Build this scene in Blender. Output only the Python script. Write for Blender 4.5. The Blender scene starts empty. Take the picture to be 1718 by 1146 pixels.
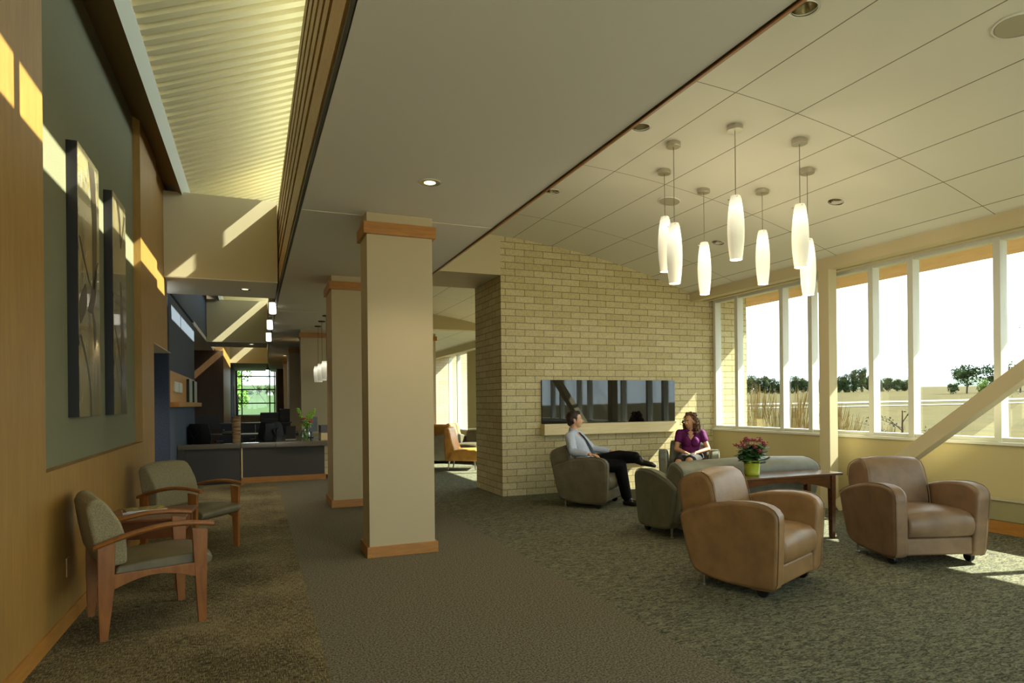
import bpy, bmesh, math, random
from mathutils import Vector, Matrix, Euler, noise
C = bpy.context.scene.collection
PI = math.pi
R = random.Random(7)

# ------------------------------------------------------------------ materials
def srgb(r, g, b):
    f = lambda c: (c/255/12.92) if c/255 <= .04045 else ((c/255+.055)/1.055)**2.4
    return (f(r), f(g), f(b), 1)
MATS = {}
def mat(name, col=(128,128,128), rough=.6, metal=0, spec=.5, coat=0, emit=None, estr=0, sub=0):
    if name in MATS: return MATS[name]
    m = bpy.data.materials.new(name); m.use_nodes = True
    b = m.node_tree.nodes['Principled BSDF']
    b.inputs['Base Color'].default_value = srgb(*col)
    b.inputs['Roughness'].default_value = rough
    b.inputs['Metallic'].default_value = metal
    b.inputs['Specular IOR Level'].default_value = spec
    b.inputs['Coat Weight'].default_value = coat
    if emit:
        b.inputs['Emission Color'].default_value = srgb(*emit)
        b.inputs['Emission Strength'].default_value = estr
    MATS[name] = m
    return m
def nt(m):
    t = m.node_tree
    return t, t.nodes, t.links, t.nodes['Principled BSDF']
def coords(m, scale=(1,1,1), kind='Object'):
    t, n, l, b = nt(m)
    tc = n.new('ShaderNodeTexCoord'); mp = n.new('ShaderNodeMapping')
    mp.inputs['Scale'].default_value = scale
    l.new(tc.outputs[kind], mp.inputs['Vector'])
    return mp.outputs['Vector']
def noisen(m, vec, scale, detail=3, rough=.55, dist=0):
    t, n, l, b = nt(m)
    x = n.new('ShaderNodeTexNoise'); x.inputs['Scale'].default_value = scale
    x.inputs['Detail'].default_value = detail; x.inputs['Roughness'].default_value = rough
    x.inputs['Distortion'].default_value = dist
    l.new(vec, x.inputs['Vector'])
    return x.outputs['Fac']
def ramp(m, fac, stops):
    t, n, l, b = nt(m)
    r = n.new('ShaderNodeValToRGB')
    e = r.color_ramp.elements
    while len(e) < len(stops): e.new(.5)
    for i, (p, c) in enumerate(stops):
        e[i].position = p; e[i].color = srgb(*c)
    l.new(fac, r.inputs['Fac'])
    return r.outputs['Color']
def math_(m, op, a, b_=None, clamp=False):
    t, n, l, b = nt(m)
    x = n.new('ShaderNodeMath'); x.operation = op; x.use_clamp = clamp
    for i, v in enumerate((a, b_)):
        if v is None: continue
        if isinstance(v, (int, float)): x.inputs[i].default_value = v
        else: l.new(v, x.inputs[i])
    return x.outputs[0]
def mixc(m, fac, a, b_, mode='MIX'):
    t, n, l, b = nt(m)
    x = n.new('ShaderNodeMix'); x.data_type = 'RGBA'; x.blend_type = mode
    for i, v in ((0, fac), (6, a), (7, b_)):
        if isinstance(v, (int, float)): x.inputs[i].default_value = v
        elif isinstance(v, tuple): x.inputs[i].default_value = v
        else: l.new(v, x.inputs[i])
    return x.outputs[2]
def bump(m, h, strength=.3, dist=.01):
    t, n, l, b = nt(m)
    x = n.new('ShaderNodeBump'); x.inputs['Strength'].default_value = strength
    x.inputs['Distance'].default_value = dist
    l.new(h, x.inputs['Height']); l.new(x.outputs[0], b.inputs['Normal'])
def setcol(m, c):
    t, n, l, b = nt(m); l.new(c, b.inputs['Base Color'])

def wood(name, c1, c2, rough=.45, sc=(14,14,1.2), coat=0):
    if name in MATS: return MATS[name]
    m = mat(name, c1, rough, coat=coat)
    v = coords(m, sc)
    f = noisen(m, v, 3.0, 5, .6, .6)
    f2 = noisen(m, coords(m, (3,3,3)), 1.3, 2)
    c = ramp(m, f, [(.3, c2), (.7, c1)])
    c = mixc(m, math_(m, 'MULTIPLY', f2, .35), c, srgb(*c2))
    setcol(m, c)
    return m
def paint(name, c, rough=.75, var=.04):
    if name in MATS: return MATS[name]
    m = mat(name, c, rough, spec=.3)
    f = noisen(m, coords(m), 60, 3)
    bump(m, f, .06, .003)
    return m
def leather(name, c, rough=.42):
    if name in MATS: return MATS[name]
    m = mat(name, c, rough, spec=.5)
    v = coords(m)
    f = noisen(m, v, 7, 3)
    d = tuple(int(x*.84) for x in c)
    setcol(m, ramp(m, f, [(.3, d), (.7, c)]))
    x = m.node_tree.nodes.new('ShaderNodeTexVoronoi'); x.inputs['Scale'].default_value = 260
    m.node_tree.links.new(v, x.inputs['Vector'])
    bump(m, x.outputs['Distance'], .12, .002)
    return m
def fabric(name, c, sc=400, rough=.9, d=.7):
    if name in MATS: return MATS[name]
    m = mat(name, c, rough, spec=.2)
    f = noisen(m, coords(m, (1,1,1)), sc, 2)
    dk = tuple(int(x*d) for x in c)
    setcol(m, ramp(m, f, [(.35, dk), (.65, c)]))
    bump(m, f, .3, .002)
    return m
def brickm(name, c1, c2, mortar):
    if name in MATS: return MATS[name]
    m = mat(name, c1, .85, spec=.2)
    t, n, l, b = nt(m)
    tc = n.new('ShaderNodeTexCoord'); sp = n.new('ShaderNodeSeparateXYZ'); cb = n.new('ShaderNodeCombineXYZ')
    l.new(tc.outputs['Object'], sp.inputs[0])
    s = math_(m, 'ADD', sp.outputs[0], sp.outputs[1])
    l.new(s, cb.inputs[0]); l.new(sp.outputs[2], cb.inputs[1])
    br = n.new('ShaderNodeTexBrick')
    br.inputs['Scale'].default_value = 1; br.inputs['Brick Width'].default_value = .312
    br.inputs['Row Height'].default_value = .1; br.inputs['Mortar Size'].default_value = .005
    br.inputs['Mortar Smooth'].default_value = .2
    br.inputs['Color1'].default_value = srgb(*c1); br.inputs['Color2'].default_value = srgb(*c2)
    br.inputs['Mortar'].default_value = srgb(*mortar)
    l.new(cb.outputs[0], br.inputs['Vector'])
    f = noisen(m, tc.outputs['Object'], 45, 4, .7)
    g = ramp(m, f, [(.3, (190,190,190)), (.6, (255,255,255))])
    setcol(m, mixc(m, .6, br.outputs['Color'], g, 'MULTIPLY'))
    h = math_(m, 'SUBTRACT', math_(m, 'MULTIPLY', f, .25), br.outputs['Fac'])
    bump(m, h, .6, .006)
    return m
def glassm(name, tint=(250,255,252), refl=.07):
    if name in MATS: return MATS[name]
    m = bpy.data.materials.new(name); m.use_nodes = True; MATS[name] = m
    n = m.node_tree.nodes; l = m.node_tree.links; n.clear()
    o = n.new('ShaderNodeOutputMaterial'); mx = n.new('ShaderNodeMixShader')
    tr = n.new('ShaderNodeBsdfTransparent'); gl = n.new('ShaderNodeBsdfGlossy')
    lw = n.new('ShaderNodeLayerWeight'); lw.inputs['Blend'].default_value = .25
    mm = n.new('ShaderNodeMath'); mm.operation = 'MULTIPLY'; mm.inputs[1].default_value = .35
    ad = n.new('ShaderNodeMath'); ad.operation = 'ADD'; ad.inputs[1].default_value = refl*.4
    tr.inputs[0].default_value = srgb(*tint); gl.inputs['Roughness'].default_value = .0
    l.new(lw.outputs['Facing'], mm.inputs[0]); l.new(mm.outputs[0], ad.inputs[0])
    l.new(ad.outputs[0], mx.inputs[0]); l.new(tr.outputs[0], mx.inputs[1]); l.new(gl.outputs[0], mx.inputs[2])
    l.new(mx.outputs[0], o.inputs[0])
    return m

M_panel = wood('anigre_panel', (166,127,62), (145,108,50), .45, (9,9,.9))
M_trim = wood('maple_trim', (186,130,58), (160,106,44), .4, (2,2,14))
M_slat = wood('slat_wood', (178,150,96), (150,120,68), .45, (3,3,14))
M_slatback = mat('slat_dark_wood_backing', (70,42,22), .8)  # dark wood board behind the slats
M_green = fabric('green_wallcovering', (128,126,98), 180, .85, .88)
M_tan = paint('tan_paint', (198,184,148))
M_col = paint('column_paint', (188,172,138))
M_white = paint('soffit_white', (224,220,210))
M_lip = paint('pale_green_lip', (205,205,185))
M_brownsof = paint('soffit_brown', (120,96,58))
M_deck = paint('deck_paint', (226,216,172), .6)
M_beige = paint('window_wall_paint', (188,174,130))
M_blue = wood('blue_wallcovering', (84,94,112), (66,74,88), .8, (22,22,1))
M_navy = fabric('navy_wallcovering', (72,82,106), 60, .85, .8)
M_brick = brickm('buff_brick', (214,200,156), (200,184,138), (132,120,90))
M_dkwood = wood('dark_wood_wall', (92,62,28), (74,48,20), .5, (5,5,.8))
M_maple = wood('pale_maple', (230,212,164), (216,194,142), .4, (1.2,3,14))
M_frame = mat('white_window_frame', (216,216,204), .45)
M_alu = mat('grey_metal_edge', (92,92,84), .4, .5)
M_chrome = mat('brushed_nickel', (196,190,178), .28, 1)
M_black = mat('black_plastic', (16,16,17), .5)
M_dark = mat('dark_metal', (40,38,36), .4, .3)
M_glass = glassm('window_glass')
M_roof = mat('roof_membrane', (150,148,140), .9)
M_conc = mat('exterior_concrete', (200,190,160), .9)

# carpet: three runs of carpet tile side by side
M_carpet = mat('carpet_tiles', (80,76,60), .95, spec=.1)
def carpet():
    m = M_carpet; t, n, l, b = nt(m)
    tc = n.new('ShaderNodeTexCoord'); sp = n.new('ShaderNodeSeparateXYZ'); l.new(tc.outputs['Object'], sp.inputs[0])
    O_ = tc.outputs['Object']
    fine = noisen(m, coords(m, (1,1,1)), 85, 3, .7)
    cB = ramp(m, fine, [(.38, (66,62,52)), (.62, (134,126,106))])
    wx = noisen(m, coords(m, (14,110,1)), 1.5, 3, .7)
    wy = noisen(m, coords(m, (110,14,1)), 1.5, 3, .7)
    blot = noisen(m, coords(m, (1,1,1)), 1.5, 3)
    w = math_(m, 'MAXIMUM', wx, wy)
    w = math_(m, 'ADD', w, math_(m, 'MULTIPLY', math_(m, 'SUBTRACT', blot, .5), .22))
    cA = ramp(m, w, [(.47, (52,46,32)), (.62, (144,132,100))])
    leaf = noisen(m, coords(m, (12,30,1)), 1.3, 4, .6, 1.6)
    cC = ramp(m, math_(m, 'ADD', math_(m, 'MULTIPLY', leaf, .6), math_(m, 'MULTIPLY', fine, .4)), [(.42, (60,60,50)), (.6, (132,130,106))])
    fA = math_(m, 'LESS_THAN', sp.outputs[0], .34)
    fC = math_(m, 'GREATER_THAN', sp.outputs[0], 2.25)
    c = mixc(m, fA, cB, cA); c = mixc(m, fC, c, cC)
    setcol(m, c); bump(m, math_(m, 'ADD', fine, w), .5, .006)
carpet()

# ------------------------------------------------------------------ mesh helpers
class B:
    def __init__(s): s.bm = bmesh.new()
    def box(s, x0, x1, y0, y1, z0, z1, mtx=None):
        vs = [s.bm.verts.new(Vector(p)) for p in ((x0,y0,z0),(x1,y0,z0),(x1,y1,z0),(x0,y1,z0),(x0,y0,z1),(x1,y0,z1),(x1,y1,z1),(x0,y1,z1))]
        if mtx:
            for v in vs: v.co = mtx @ v.co
        for f in ((3,2,1,0),(4,5,6,7),(0,1,5,4),(1,2,6,5),(2,3,7,6),(3,0,4,7)): s.bm.faces.new([vs[i] for i in f])
        return s
    def poly(s, pts):
        s.bm.faces.new([s.bm.verts.new(Vector(p)) for p in pts]); return s
    def loft(s, rings, closed=True, caps=True):
        rr = [[s.bm.verts.new(Vector(p)) for p in r] for r in rings]
        n = len(rr[0])
        for a, b in zip(rr[:-1], rr[1:]):
            for i in range(n if closed else n-1):
                j = (i+1) % n
                s.bm.faces.new((a[i], a[j], b[j], b[i]))
        if caps and closed:
            s.bm.faces.new(list(reversed(rr[0]))); s.bm.faces.new(rr[-1])
        return s
    def prism(s, pts, a, b, axis='x', fn=None, n=1):
        # profile pts in the plane normal to axis, extruded from a to b
        rings = []
        for k in range(n+1):
            t = a+(b-a)*k/n; r = []
            for (u, v) in pts:
                p = {'x': (t,u,v), 'y': (u,t,v), 'z': (u,v,t)}[axis]
                r.append(fn(Vector(p)) if fn else p)
            rings.append(r)
        return s.loft(rings)
    def tube(s, pts, rad, seg=12, caps=True):
        pts = [Vector(p) for p in pts]
        if isinstance(rad, (int, float)): rad = [rad]*len(pts)
        rings = []; up = None
        for i, p in enumerate(pts):
            d = (pts[min(i+1, len(pts)-1)]-pts[max(i-1, 0)])
            if d.length < 1e-9: d = Vector((0,0,1))
            d.normalize()
            if up is None or abs(up.dot(d)) > .99:
                up = Vector((0,0,1)) if abs(d.z) < .9 else Vector((1,0,0))
            x = d.cross(up).normalized(); y = x.cross(d).normalized(); up = y
            rings.append([p+(x*math.cos(2*PI*k/seg)+y*math.sin(2*PI*k/seg))*rad[i] for k in range(seg)])
        return s.loft(rings, caps=caps)
    def cap(s, p0, r0, p1, r1, seg=14):
        # tapered capsule with round ends
        p0 = Vector(p0); p1 = Vector(p1); d = (p1-p0); L = d.length
        d = d.normalized() if L > 1e-6 else Vector((0,0,1))
        pts = []; rad = []
        for k in range(5):
            a = PI/2*(k/4.0); pts.append(p0-d*r0*math.cos(a)*.999); rad.append(max(r0*math.sin(a), r0*.02))
        for k in range(5):
            a = PI/2*(k/4.0); pts.append(p1+d*r1*math.sin(a)*.999); rad.append(max(r1*math.cos(a), r1*.02))
        return s.tube(pts, rad, seg)
    def ell(s, c, r, mtx=None, seg=16, rings=10):
        c = Vector(c); pts = []
        rr = []
        for i in range(rings+1):
            a = PI*(i/rings); z = -math.cos(a); q = max(math.sin(a), .02)
            ring = []
            for k in range(seg):
                v = Vector((math.cos(2*PI*k/seg)*q*r[0], math.sin(2*PI*k/seg)*q*r[1], z*r[2]))
                if mtx: v = mtx @ v
                ring.append(v+c)
            rr.append(ring)
        return s.loft(rr)
    def lathe(s, prof, c=(0,0,0), seg=24, caps=True):
        c = Vector(c)
        return s.loft([[c+Vector((r*math.cos(2*PI*k/seg), r*math.sin(2*PI*k/seg), z)) for k in range(seg)] for r, z in prof], caps=caps)
    def done(s, name, m, parent=None, smooth=False, bevel=0, bseg=2, loc=None, rot=None, sub=0, remesh=0, ang=35):
        me = bpy.data.meshes.new(name)
        bmesh.ops.recalc_face_normals(s.bm, faces=s.bm.faces)
        s.bm.to_mesh(me); s.bm.free()
        o = bpy.data.objects.new(name, me); C.objects.link(o)
        me.materials.append(m)
        if parent: o.parent = parent
        if loc: o.location = loc
        if rot: o.rotation_euler = rot
        if remesh:
            md = o.modifiers.new('r', 'REMESH'); md.mode = 'VOXEL'; md.voxel_size = remesh
            md.use_smooth_shade = True
            sm = o.modifiers.new('s', 'SMOOTH'); sm.factor = .6; sm.iterations = 4
            dg = bpy.context.evaluated_depsgraph_get()
            new = bpy.data.meshes.new_from_object(o.evaluated_get(dg))
            o.modifiers.clear(); o.data = new
            for p in new.polygons: p.use_smooth = True
            if not new.materials: new.materials.append(m)
            return o
        if bevel:
            md = o.modifiers.new('b', 'BEVEL'); md.width = bevel; md.segments = bseg
            md.limit_method = 'ANGLE'; md.angle_limit = math.radians(ang)
            md.harden_normals = smooth
        if sub:
            md = o.modifiers.new('u', 'SUBSURF'); md.levels = sub; md.render_levels = sub
        if smooth or bevel:
            for p in o.data.polygons: p.use_smooth = True
            if not bevel and not sub:
                try: o.data.set_sharp_from_angle(angle=math.radians(ang))
                except Exception: pass
            else:
                w = o.modifiers.new('w', 'WEIGHTED_NORMAL'); w.keep_sharp = True
        return o
def tag(o, label=None, cat=None, group=None, kind=None):
    if label: o['label'] = label
    if cat: o['category'] = cat
    if group: o['group'] = group
    if kind: o['kind'] = kind
    return o
def thing(name, label, cat, loc=(0,0,0), rotz=0, group=None, scale=1):
    o = bpy.data.objects.new(name, None); C.objects.link(o)
    o.location = loc; o.rotation_euler = (0,0,rotz); o.empty_display_size = .1
    if scale != 1: o.scale = (scale,)*3
    return tag(o, label, cat, group)
def struct(name, b, m, label=None, **k):
    o = b.done(name, m, **k); o['kind'] = 'structure'
    if label: o['label'] = label
    return o
def sroot(name, label=None, loc=(0,0,0)):
    o = bpy.data.objects.new(name, None); C.objects.link(o); o.location = loc; o['kind'] = 'structure'
    if label: o['label'] = label
    return o
def copy_tree(o, parent=None):
    c = o.copy(); C.objects.link(c); c.parent = parent
    for ch in list(o.children):
        copy_tree(ch, c)
    return c
SUN_E = 15.0; SKY_E = 2.5; EXPO = 0.82; SHADE_E = .7; PEND_W = 6; DOWN_W = 30
# ------------------------------------------------------------------ camera
F, PX, PY, HC = 1070., 859., 675.5, 1.4
TH = math.atan(429/F); ROLL = .010
fw = Vector((math.sin(TH), math.cos(TH), 0)); rt = Vector((math.cos(TH), -math.sin(TH), 0)); up = Vector((0,0,1))
RR = rt*math.cos(ROLL)-up*math.sin(ROLL); UU = up*math.cos(ROLL)+rt*math.sin(ROLL)
cam = bpy.data.cameras.new('camera'); co = bpy.data.objects.new('camera', cam); C.objects.link(co)
mm = Matrix.Identity(4)
for i in range(3):
    mm[i][0] = RR[i]; mm[i][1] = UU[i]; mm[i][2] = -fw[i]
mm[0][3] = 0; mm[1][3] = 0; mm[2][3] = HC
co.matrix_world = mm
cam.sensor_width = 36; cam.lens = 36*F/1718; cam.shift_y = (PY-573)/1718; cam.clip_end = 3000; cam.clip_start = .05
bpy.context.scene.camera = co

# ------------------------------------------------------------------ light
SUNA = Vector((-1, .23, -.95))
sun = bpy.data.lights.new('sun', 'SUN'); so = bpy.data.objects.new('sun', sun); C.objects.link(so)
sun.energy = SUN_E; sun.angle = math.radians(.55); sun.color = (1, .95, .82)
so.rotation_euler = SUNA.to_track_quat('-Z', 'Y').to_euler(); so.location = (30,-5,30)
w = bpy.data.worlds.new('sky'); bpy.context.scene.world = w; w.use_nodes = True
bg = w.node_tree.nodes['Background']; bg.inputs[0].default_value = (.84,.93,1,1); bg.inputs[1].default_value = SKY_E
vs = bpy.context.scene.view_settings
vs.view_transform = 'Standard'; vs.look = 'None'; vs.gamma = 1; vs.use_curve_mapping = False; vs.exposure = EXPO
try: bpy.context.scene.display_settings.display_device = 'sRGB'
except Exception: pass

# ------------------------------------------------------------------ shell
XW = 7.25; YB = 8.86; XL = -1.13
struct('floor', B().poly([(-3.5,-2.9,0),(7.5,-2.9,0),(7.5,37,0),(-3.5,37,0)]), M_carpet, 'olive brown patterned carpet tiles')
def vz(X): return 3.9-.0408*(X-2.7)**2
# left wall with recess
b = B()
T = 5.2
b.box(-1.45, XL, -3.0, 4.42, 0, T); b.box(-1.45, XL, 4.42, 7.8, 0, 1.02); b.box(-1.45, XL, 7.8, 8.66, 0, T)
b.box(-1.45, XL, 8.66, 9.0, 2.16, T)
b.box(-1.45, XL-.04, 9.0, 10.3, 2.16, T)
wl = struct('wall_left', b, M_panel, 'honey coloured wood veneer wall panelling with a tall recess')
struct('wall_recess', B().box(-1.45, -1.2, 4.42, 7.8, 1.02, T), M_green, 'green fabric covered back of the wall recess')
b = B().box(XL, XL+.012, -4, 8.66, 0, .1)
struct('baseboard_left', b, M_trim)
# brown soffit shelf and pale lip along the left wall
for (y0, y1, nm) in ((-3.0, 36, 'trim_1'),):
    r = sroot(nm, 'long sloping shelf soffit running along the top of the left wall')
    B().loft([[(-1.6,y,4.72),(-.934,y,4.345),(-.90,y,4.85),(-1.6,y,5.0)] for y in (y0,y1)]).done('soffit', M_brownsof, r)
    B().loft([[(-.933,y,4.345),(-.862,y,4.50),(-.93,y,4.56),(-1.0,y,4.40)] for y in (y0,y1)]).done('edge_lip', M_lip, r)
# corrugated deck
def deck(y0, y1, name):
    P = .17; rows = []
    y = y0
    prof = [(0,0),(.085,0),(.10,.055),(.155,.055)]
    pts = []
    while y < y1:
        for (dy, dz) in prof: pts.append((y+dy, dz))
        y += P
    pts.append((y, 0))
    b = B()
    zf = lambda X: 4.50+.417*(X+.86)
    xs = (-.87, .72)
    b.loft([[(x, yy, zf(x)+dz) for yy, dz in pts] for x in xs], closed=False)
    b.loft([[(x, yy, zf(x)+.12) for yy in (y0, y1)] for x in xs], closed=False)
    b.box(.60, .72, y0, y1, 4.957, zf(.72)+.14)
    return struct(name, b, M_deck, 'cream ribbed metal roof deck')
deck(-3.0, 36.2, 'ceiling_deck')
# clerestory glazing
r = sroot('window_clerestory', 'high strip window above the slatted wood fascia')
b = B()
for y in [3.59+3.05*k for k in range(-2, 11)]: b.box(.58, .66, y-.035, y+.035, 4.4, 4.95)
b.box(.58,.66,-3.0,36,4.40,4.44)
b.done('window_frame', M_frame, r)
B().box(.615,.625,-3.0,36,4.44,4.955).done('pane', M_glass, r)
# cloud edge curve
CE = [(-3.0,.42),(2.8,.40),(3.45,.394),(4.7,.375),(7,.357),(10.5,.335),(16,.34),(21.2,.355),(23.7,.38),(26.9,.44),(31,.545),(36,.72)]
def cex(y):
    for (a, xa), (b_, xb) in zip(CE[:-1], CE[1:]):
        if a <= y <= b_: return xa+(xb-xa)*(y-a)/(b_-a)
    return CE[-1][1]
ys = [-2.9,0,2,3,4,5,6,7,8,9,10,11,12,13,14,16,18,20,21.2,22.5,23.7,25,26.9,29,31,33.5,36]
def band(off0, off1, z0, z1, ys=ys):
    # strip following the curved edge: box section between x offsets
    return B().loft([[(cex(y)+off0,y,z0),(cex(y)+off1,y,z0),(cex(y)+off1,y,z1),(cex(y)+off0,y,z1)] for y in ys])
# cloud ceiling slab
b = B()
n = len(ys)
b.loft([[(cex(y)+.02,y,3.15),(2.215,y,3.15),(2.215,y,3.25),(cex(y)+.02,y,3.25)] for y in ys if y <= 16], closed=True)
b.loft([[(cex(y)+.02,y,3.15),(4.2,y,3.15),(4.2,y,3.25),(cex(y)+.02,y,3.25)] for y in ys if y >= 16], closed=True)
struct('ceiling_cloud', b, M_white, 'smooth white dropped ceiling panel over the corridor edge')
b = B()
for yy in (6.0, 12.6, 2.2-4.4): b.box(cex(yy)+.03, 2.235, yy-.004, yy+.004, 3.147, 3.151)
struct('trim_4', b, mat('joint_white', (226,220,200), .7), 'thin control joint across the white ceiling')
struct('trim_5', band(0, .025, 3.15, 3.19), M_alu, 'grey metal edge of the dropped ceiling')
# slatted wood fascia
r = sroot('wall_slats', 'curved fascia of horizontal wood slats below the clerestory')
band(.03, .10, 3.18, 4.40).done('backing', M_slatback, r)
band(-.012, .03, 3.19, 3.46).done('slat', M_slat, r)
for k in range(5):
    z0 = 3.53+k*.178
    band(-.012, .03, z0, z0+.115).done('slat', M_slat, r)
# right edge of cloud: thin wood edge with dark reveal
struct('trim_6', B().box(2.225, 2.243, -2.9, 16, 3.138, 3.215), M_trim, 'wood edging of the dropped ceiling')
struct('trim_7', B().box(2.212, 2.225, -2.9, 16, 3.147, 3.157), M_dark, 'dark reveal along the ceiling edge')
# flat roofs right of clerestory
struct('ceiling_roof', B().box(.45, 8.0, -4.3, 36, 4.16, 4.36), M_roof)
struct('wall_above_cloud', B().box(2.0, 2.1, -2.9, 25, 3.25, 4.16), M_white)
# vaulted panel ceiling
def cutholes(o, holes):
    cs = []
    for (x, y, z, r) in holes:
        c = B().lathe([(0,-.3),(r,-.3),(r,.3),(0,.3)], (x,y,z), 28).done('hole', M_white); cs.append(c)
        md = o.modifiers.new('h', 'BOOLEAN'); md.operation = 'DIFFERENCE'; md.object = c; md.solver = 'EXACT'
    dg = bpy.context.evaluated_depsgraph_get()
    new = bpy.data.meshes.new_from_object(o.evaluated_get(dg))
    o.modifiers.clear(); o.data = new
    for c in cs: bpy.data.objects.remove(c, do_unlink=True)
HOLES = [(3.255,3.06),(3.258,4.92),(3.266,6.79),(5.769,5.03),(5.758,6.89)]
def vault(y0, y1, name, dz=0, xs0=2.1, xs1=6.85):
    N = 28; xs = [xs0+(xs1-xs0)*k/N for k in range(N+1)]
    b = B().loft([[(x,y,vz(x)+dz) for x in xs]+[(x,y,vz(x)+dz+.04) for x in reversed(xs)] for y in (y0,y1)])
    m = MATS.get('vault_panels')
    if not m:
        m = paint('vault_panels', (214,208,188))
        t, n, l, bb = nt(m)
        tc = n.new('ShaderNodeTexCoord'); sp = n.new('ShaderNodeSeparateXYZ'); l.new(tc.outputs['Object'], sp.inputs[0])
        # long joints at fixed X, cross joints every 1.86 m in Y
        tot = None
        for xj in (2.95, 3.59, 4.237, 4.877, 5.457, 6.046, 6.608):
            d = math_(m, 'ABSOLUTE', math_(m, 'SUBTRACT', sp.outputs[0], xj))
            f = math_(m, 'LESS_THAN', d, .005)
            tot = f if tot is None else math_(m, 'MAXIMUM', tot, f)
        yy = math_(m, 'PINGPONG', math_(m, 'SUBTRACT', sp.outputs[1], 4.07-18.6), .93)
        f = math_(m, 'LESS_THAN', yy, .004)
        tot2 = math_(m, 'MAXIMUM', tot, f)
        setcol(m, mixc(m, tot2, srgb(216,212,194), srgb(120,112,92)))
    return struct(name, b, m, 'curved vault of pale ceiling panels', smooth=True, ang=40)
v_ = vault(-2.9, YB, 'ceiling_vault'); cutholes(v_, [(x, y, vz(x), .078) for x, y in HOLES])
vault(10.06, 25, 'ceiling_vault_far', -.16, 1.0, 6.7)
# brick wall with thickness; door head
b = B().box(3.39, 7.0, YB, 10.06, 0, 4.1); b.box(7.0, 8.0, YB, 9.2, -.3, 3.2)
b.box(7.42, 8.0, 8.7, YB+.02, -.3, 3.2) if False else None
bw = struct('wall_brick', b, M_brick, 'buff brick fireplace wall')
struct('wall_over_opening', B().box(2.0, 3.39, YB, 10.06, 3.3, 4.1), M_tan)
struct('wall_far_brick', B().box(1.0, 10.5, 23, 23.3, -.3, 4.4), brickm('buff_brick_light', (222,212,184), (214,202,170), (180,168,140)))
struct('trim_8', B().box(2.1, 6.85, 15.7, 15.95, 3.28, 3.9), M_tan, 'painted cross beam in the far room')
# window wall (knee wall, sill, head beam)
b = B().box(XW, 7.45, -4, YB, -.3, .90)
b.box(XW, 7.45, -4, YB, 3.12, 4.2)
struct('wall_right', b, M_beige, 'cream painted wall below the windows')
b = B().box(6.6, 6.8, 10.06, 23, -.3, .45); b.box(6.6,6.8,10.06,23,3.2,4.2); b.box(6.6,6.8,19.2,20.5,.45,3.2)
windows('window_6', [18.0-1.3*k for k in range(6)], 10.2, 19.2, .45, 3.2, 'nearer windows of the far room', -.65) if 0 else None
struct('wall_right_far', b, M_beige)
struct('trim_9', B().box(XW-.03, 7.42, -4, YB, .90, .935), M_frame, 'white window sill', bevel=.004)
struct('trim_10', B().box(6.8, 6.95, -4, YB, 3.07, 3.30), M_tan, 'painted beam above the windows', bevel=.003)
struct('trim_11', B().box(6.95, 7.25, -4, YB, 3.26, 3.32), M_tan)
struct('trim_12', B().box(7.1, 7.2, -4, YB, 3.09, 3.2), M_tan, 'roller shade pocket above the windows')
struct('trim_13', B().box(6.1, 6.25, 10.06, 25, 3.05, 3.6), M_tan)
struct('trim_14', B().box(6.25, 6.6, 10.06, 25, 3.22, 3.32), M_tan)
def windows(name, ymull, y0, y1, z0, z1, label, dx=0):
    r = sroot(name, label)
    b = B()
    for y in ymull: b.box(7.26, 7.38, y-.036, y+.036, z0, z1)
    b.box(7.26, 7.38, y0-.036, y0+.036, z0, z1); b.box(7.26, 7.38, y1-.06, y1, z0, z1) if y1 > 8 else None
    b.box(7.27, 7.37, y0, y1, z0, z0+.045); b.box(7.27, 7.40, y0, y1, z1-.06, z1)
    for v in b.bm.verts: v.co.x += dx
    b.done('window_frame', M_frame, r, bevel=.004)
    e = [y0]+sorted(ymull)+[y1]
    for a, c in zip(e[:-1], e[1:]): B().box(7.335+dx, 7.341+dx, a+.03, c-.03, z0+.04, z1-.05).done('pane', M_glass, r)
allm = []
y = 8.28; k = 0
while y > -3.9:
    allm.append(y); y -= .96 if k % 2 == 0 else .53; k += 1
for i, (a, c) in enumerate(((allm[3],8.84),(allm[7],allm[3]),(allm[11],allm[7]),(-4,allm[11]))):
    windows('window_%d' % (i+1), [m_ for m_ in allm if a+.1 < m_ < c-.1], a, c, .935, 3.12, 'white framed windows looking over a dry field')
windows('window_5', [21.7], 20.5, 22.8, .45, 3.2, 'windows of the far room', -.65)
windows('window_6', [18.0-1.3*k for k in range(6)], 10.2, 19.2, .45, 3.2, 'nearer windows of the far room', -.65)
# steel post and braces
struct('trim_15', B().box(6.8, 6.94, 6.055, 6.215, 0, 3.08), M_tan, 'square painted steel post by the windows', bevel=.004)
struct('trim_15', B().box(6.8, 6.94, -.1, .06, 0, 3.08), M_tan, bevel=.004)
b = B()
L0 = Vector((6.87, 6.05, -.02)); L1 = Vector((6.87, 2.0, 3.07)); dd = (L1-L0).normalized(); nn = Vector((0, -dd.z, dd.y)) if False else Vector((0, dd.z, -dd.y))
h = .078
b.loft([[p+Vector((-.07,0,0))+nn*h, p+Vector((.07,0,0))+nn*h, p+Vector((.07,0,0))-nn*h, p+Vector((-.07,0,0))-nn*h] for p in (L0+dd*.1, L1)])
struct('trim_16', b, M_tan, 'diagonal painted steel brace crossing the windows', bevel=.004)
# radiator cover
r = thing('baseboard_heater', 'long low metal baseboard heater under the windows on the right', 'heater', (7.1, 2.5, 0))
B().box(-.0,.15,-6.4,3.3,.13,.34).done('cover', mat('heater_paint', (150,142,100), .5), r, bevel=.01)
B().box(-.02,.15,-6.4,3.3,.34,.352).done('cap', mat('heater_cap', (186,180,150), .45), r, bevel=.003)
B().box(.0,.15,-6.4,3.3,0,.13).done('plinth', M_trim, r)
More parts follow.
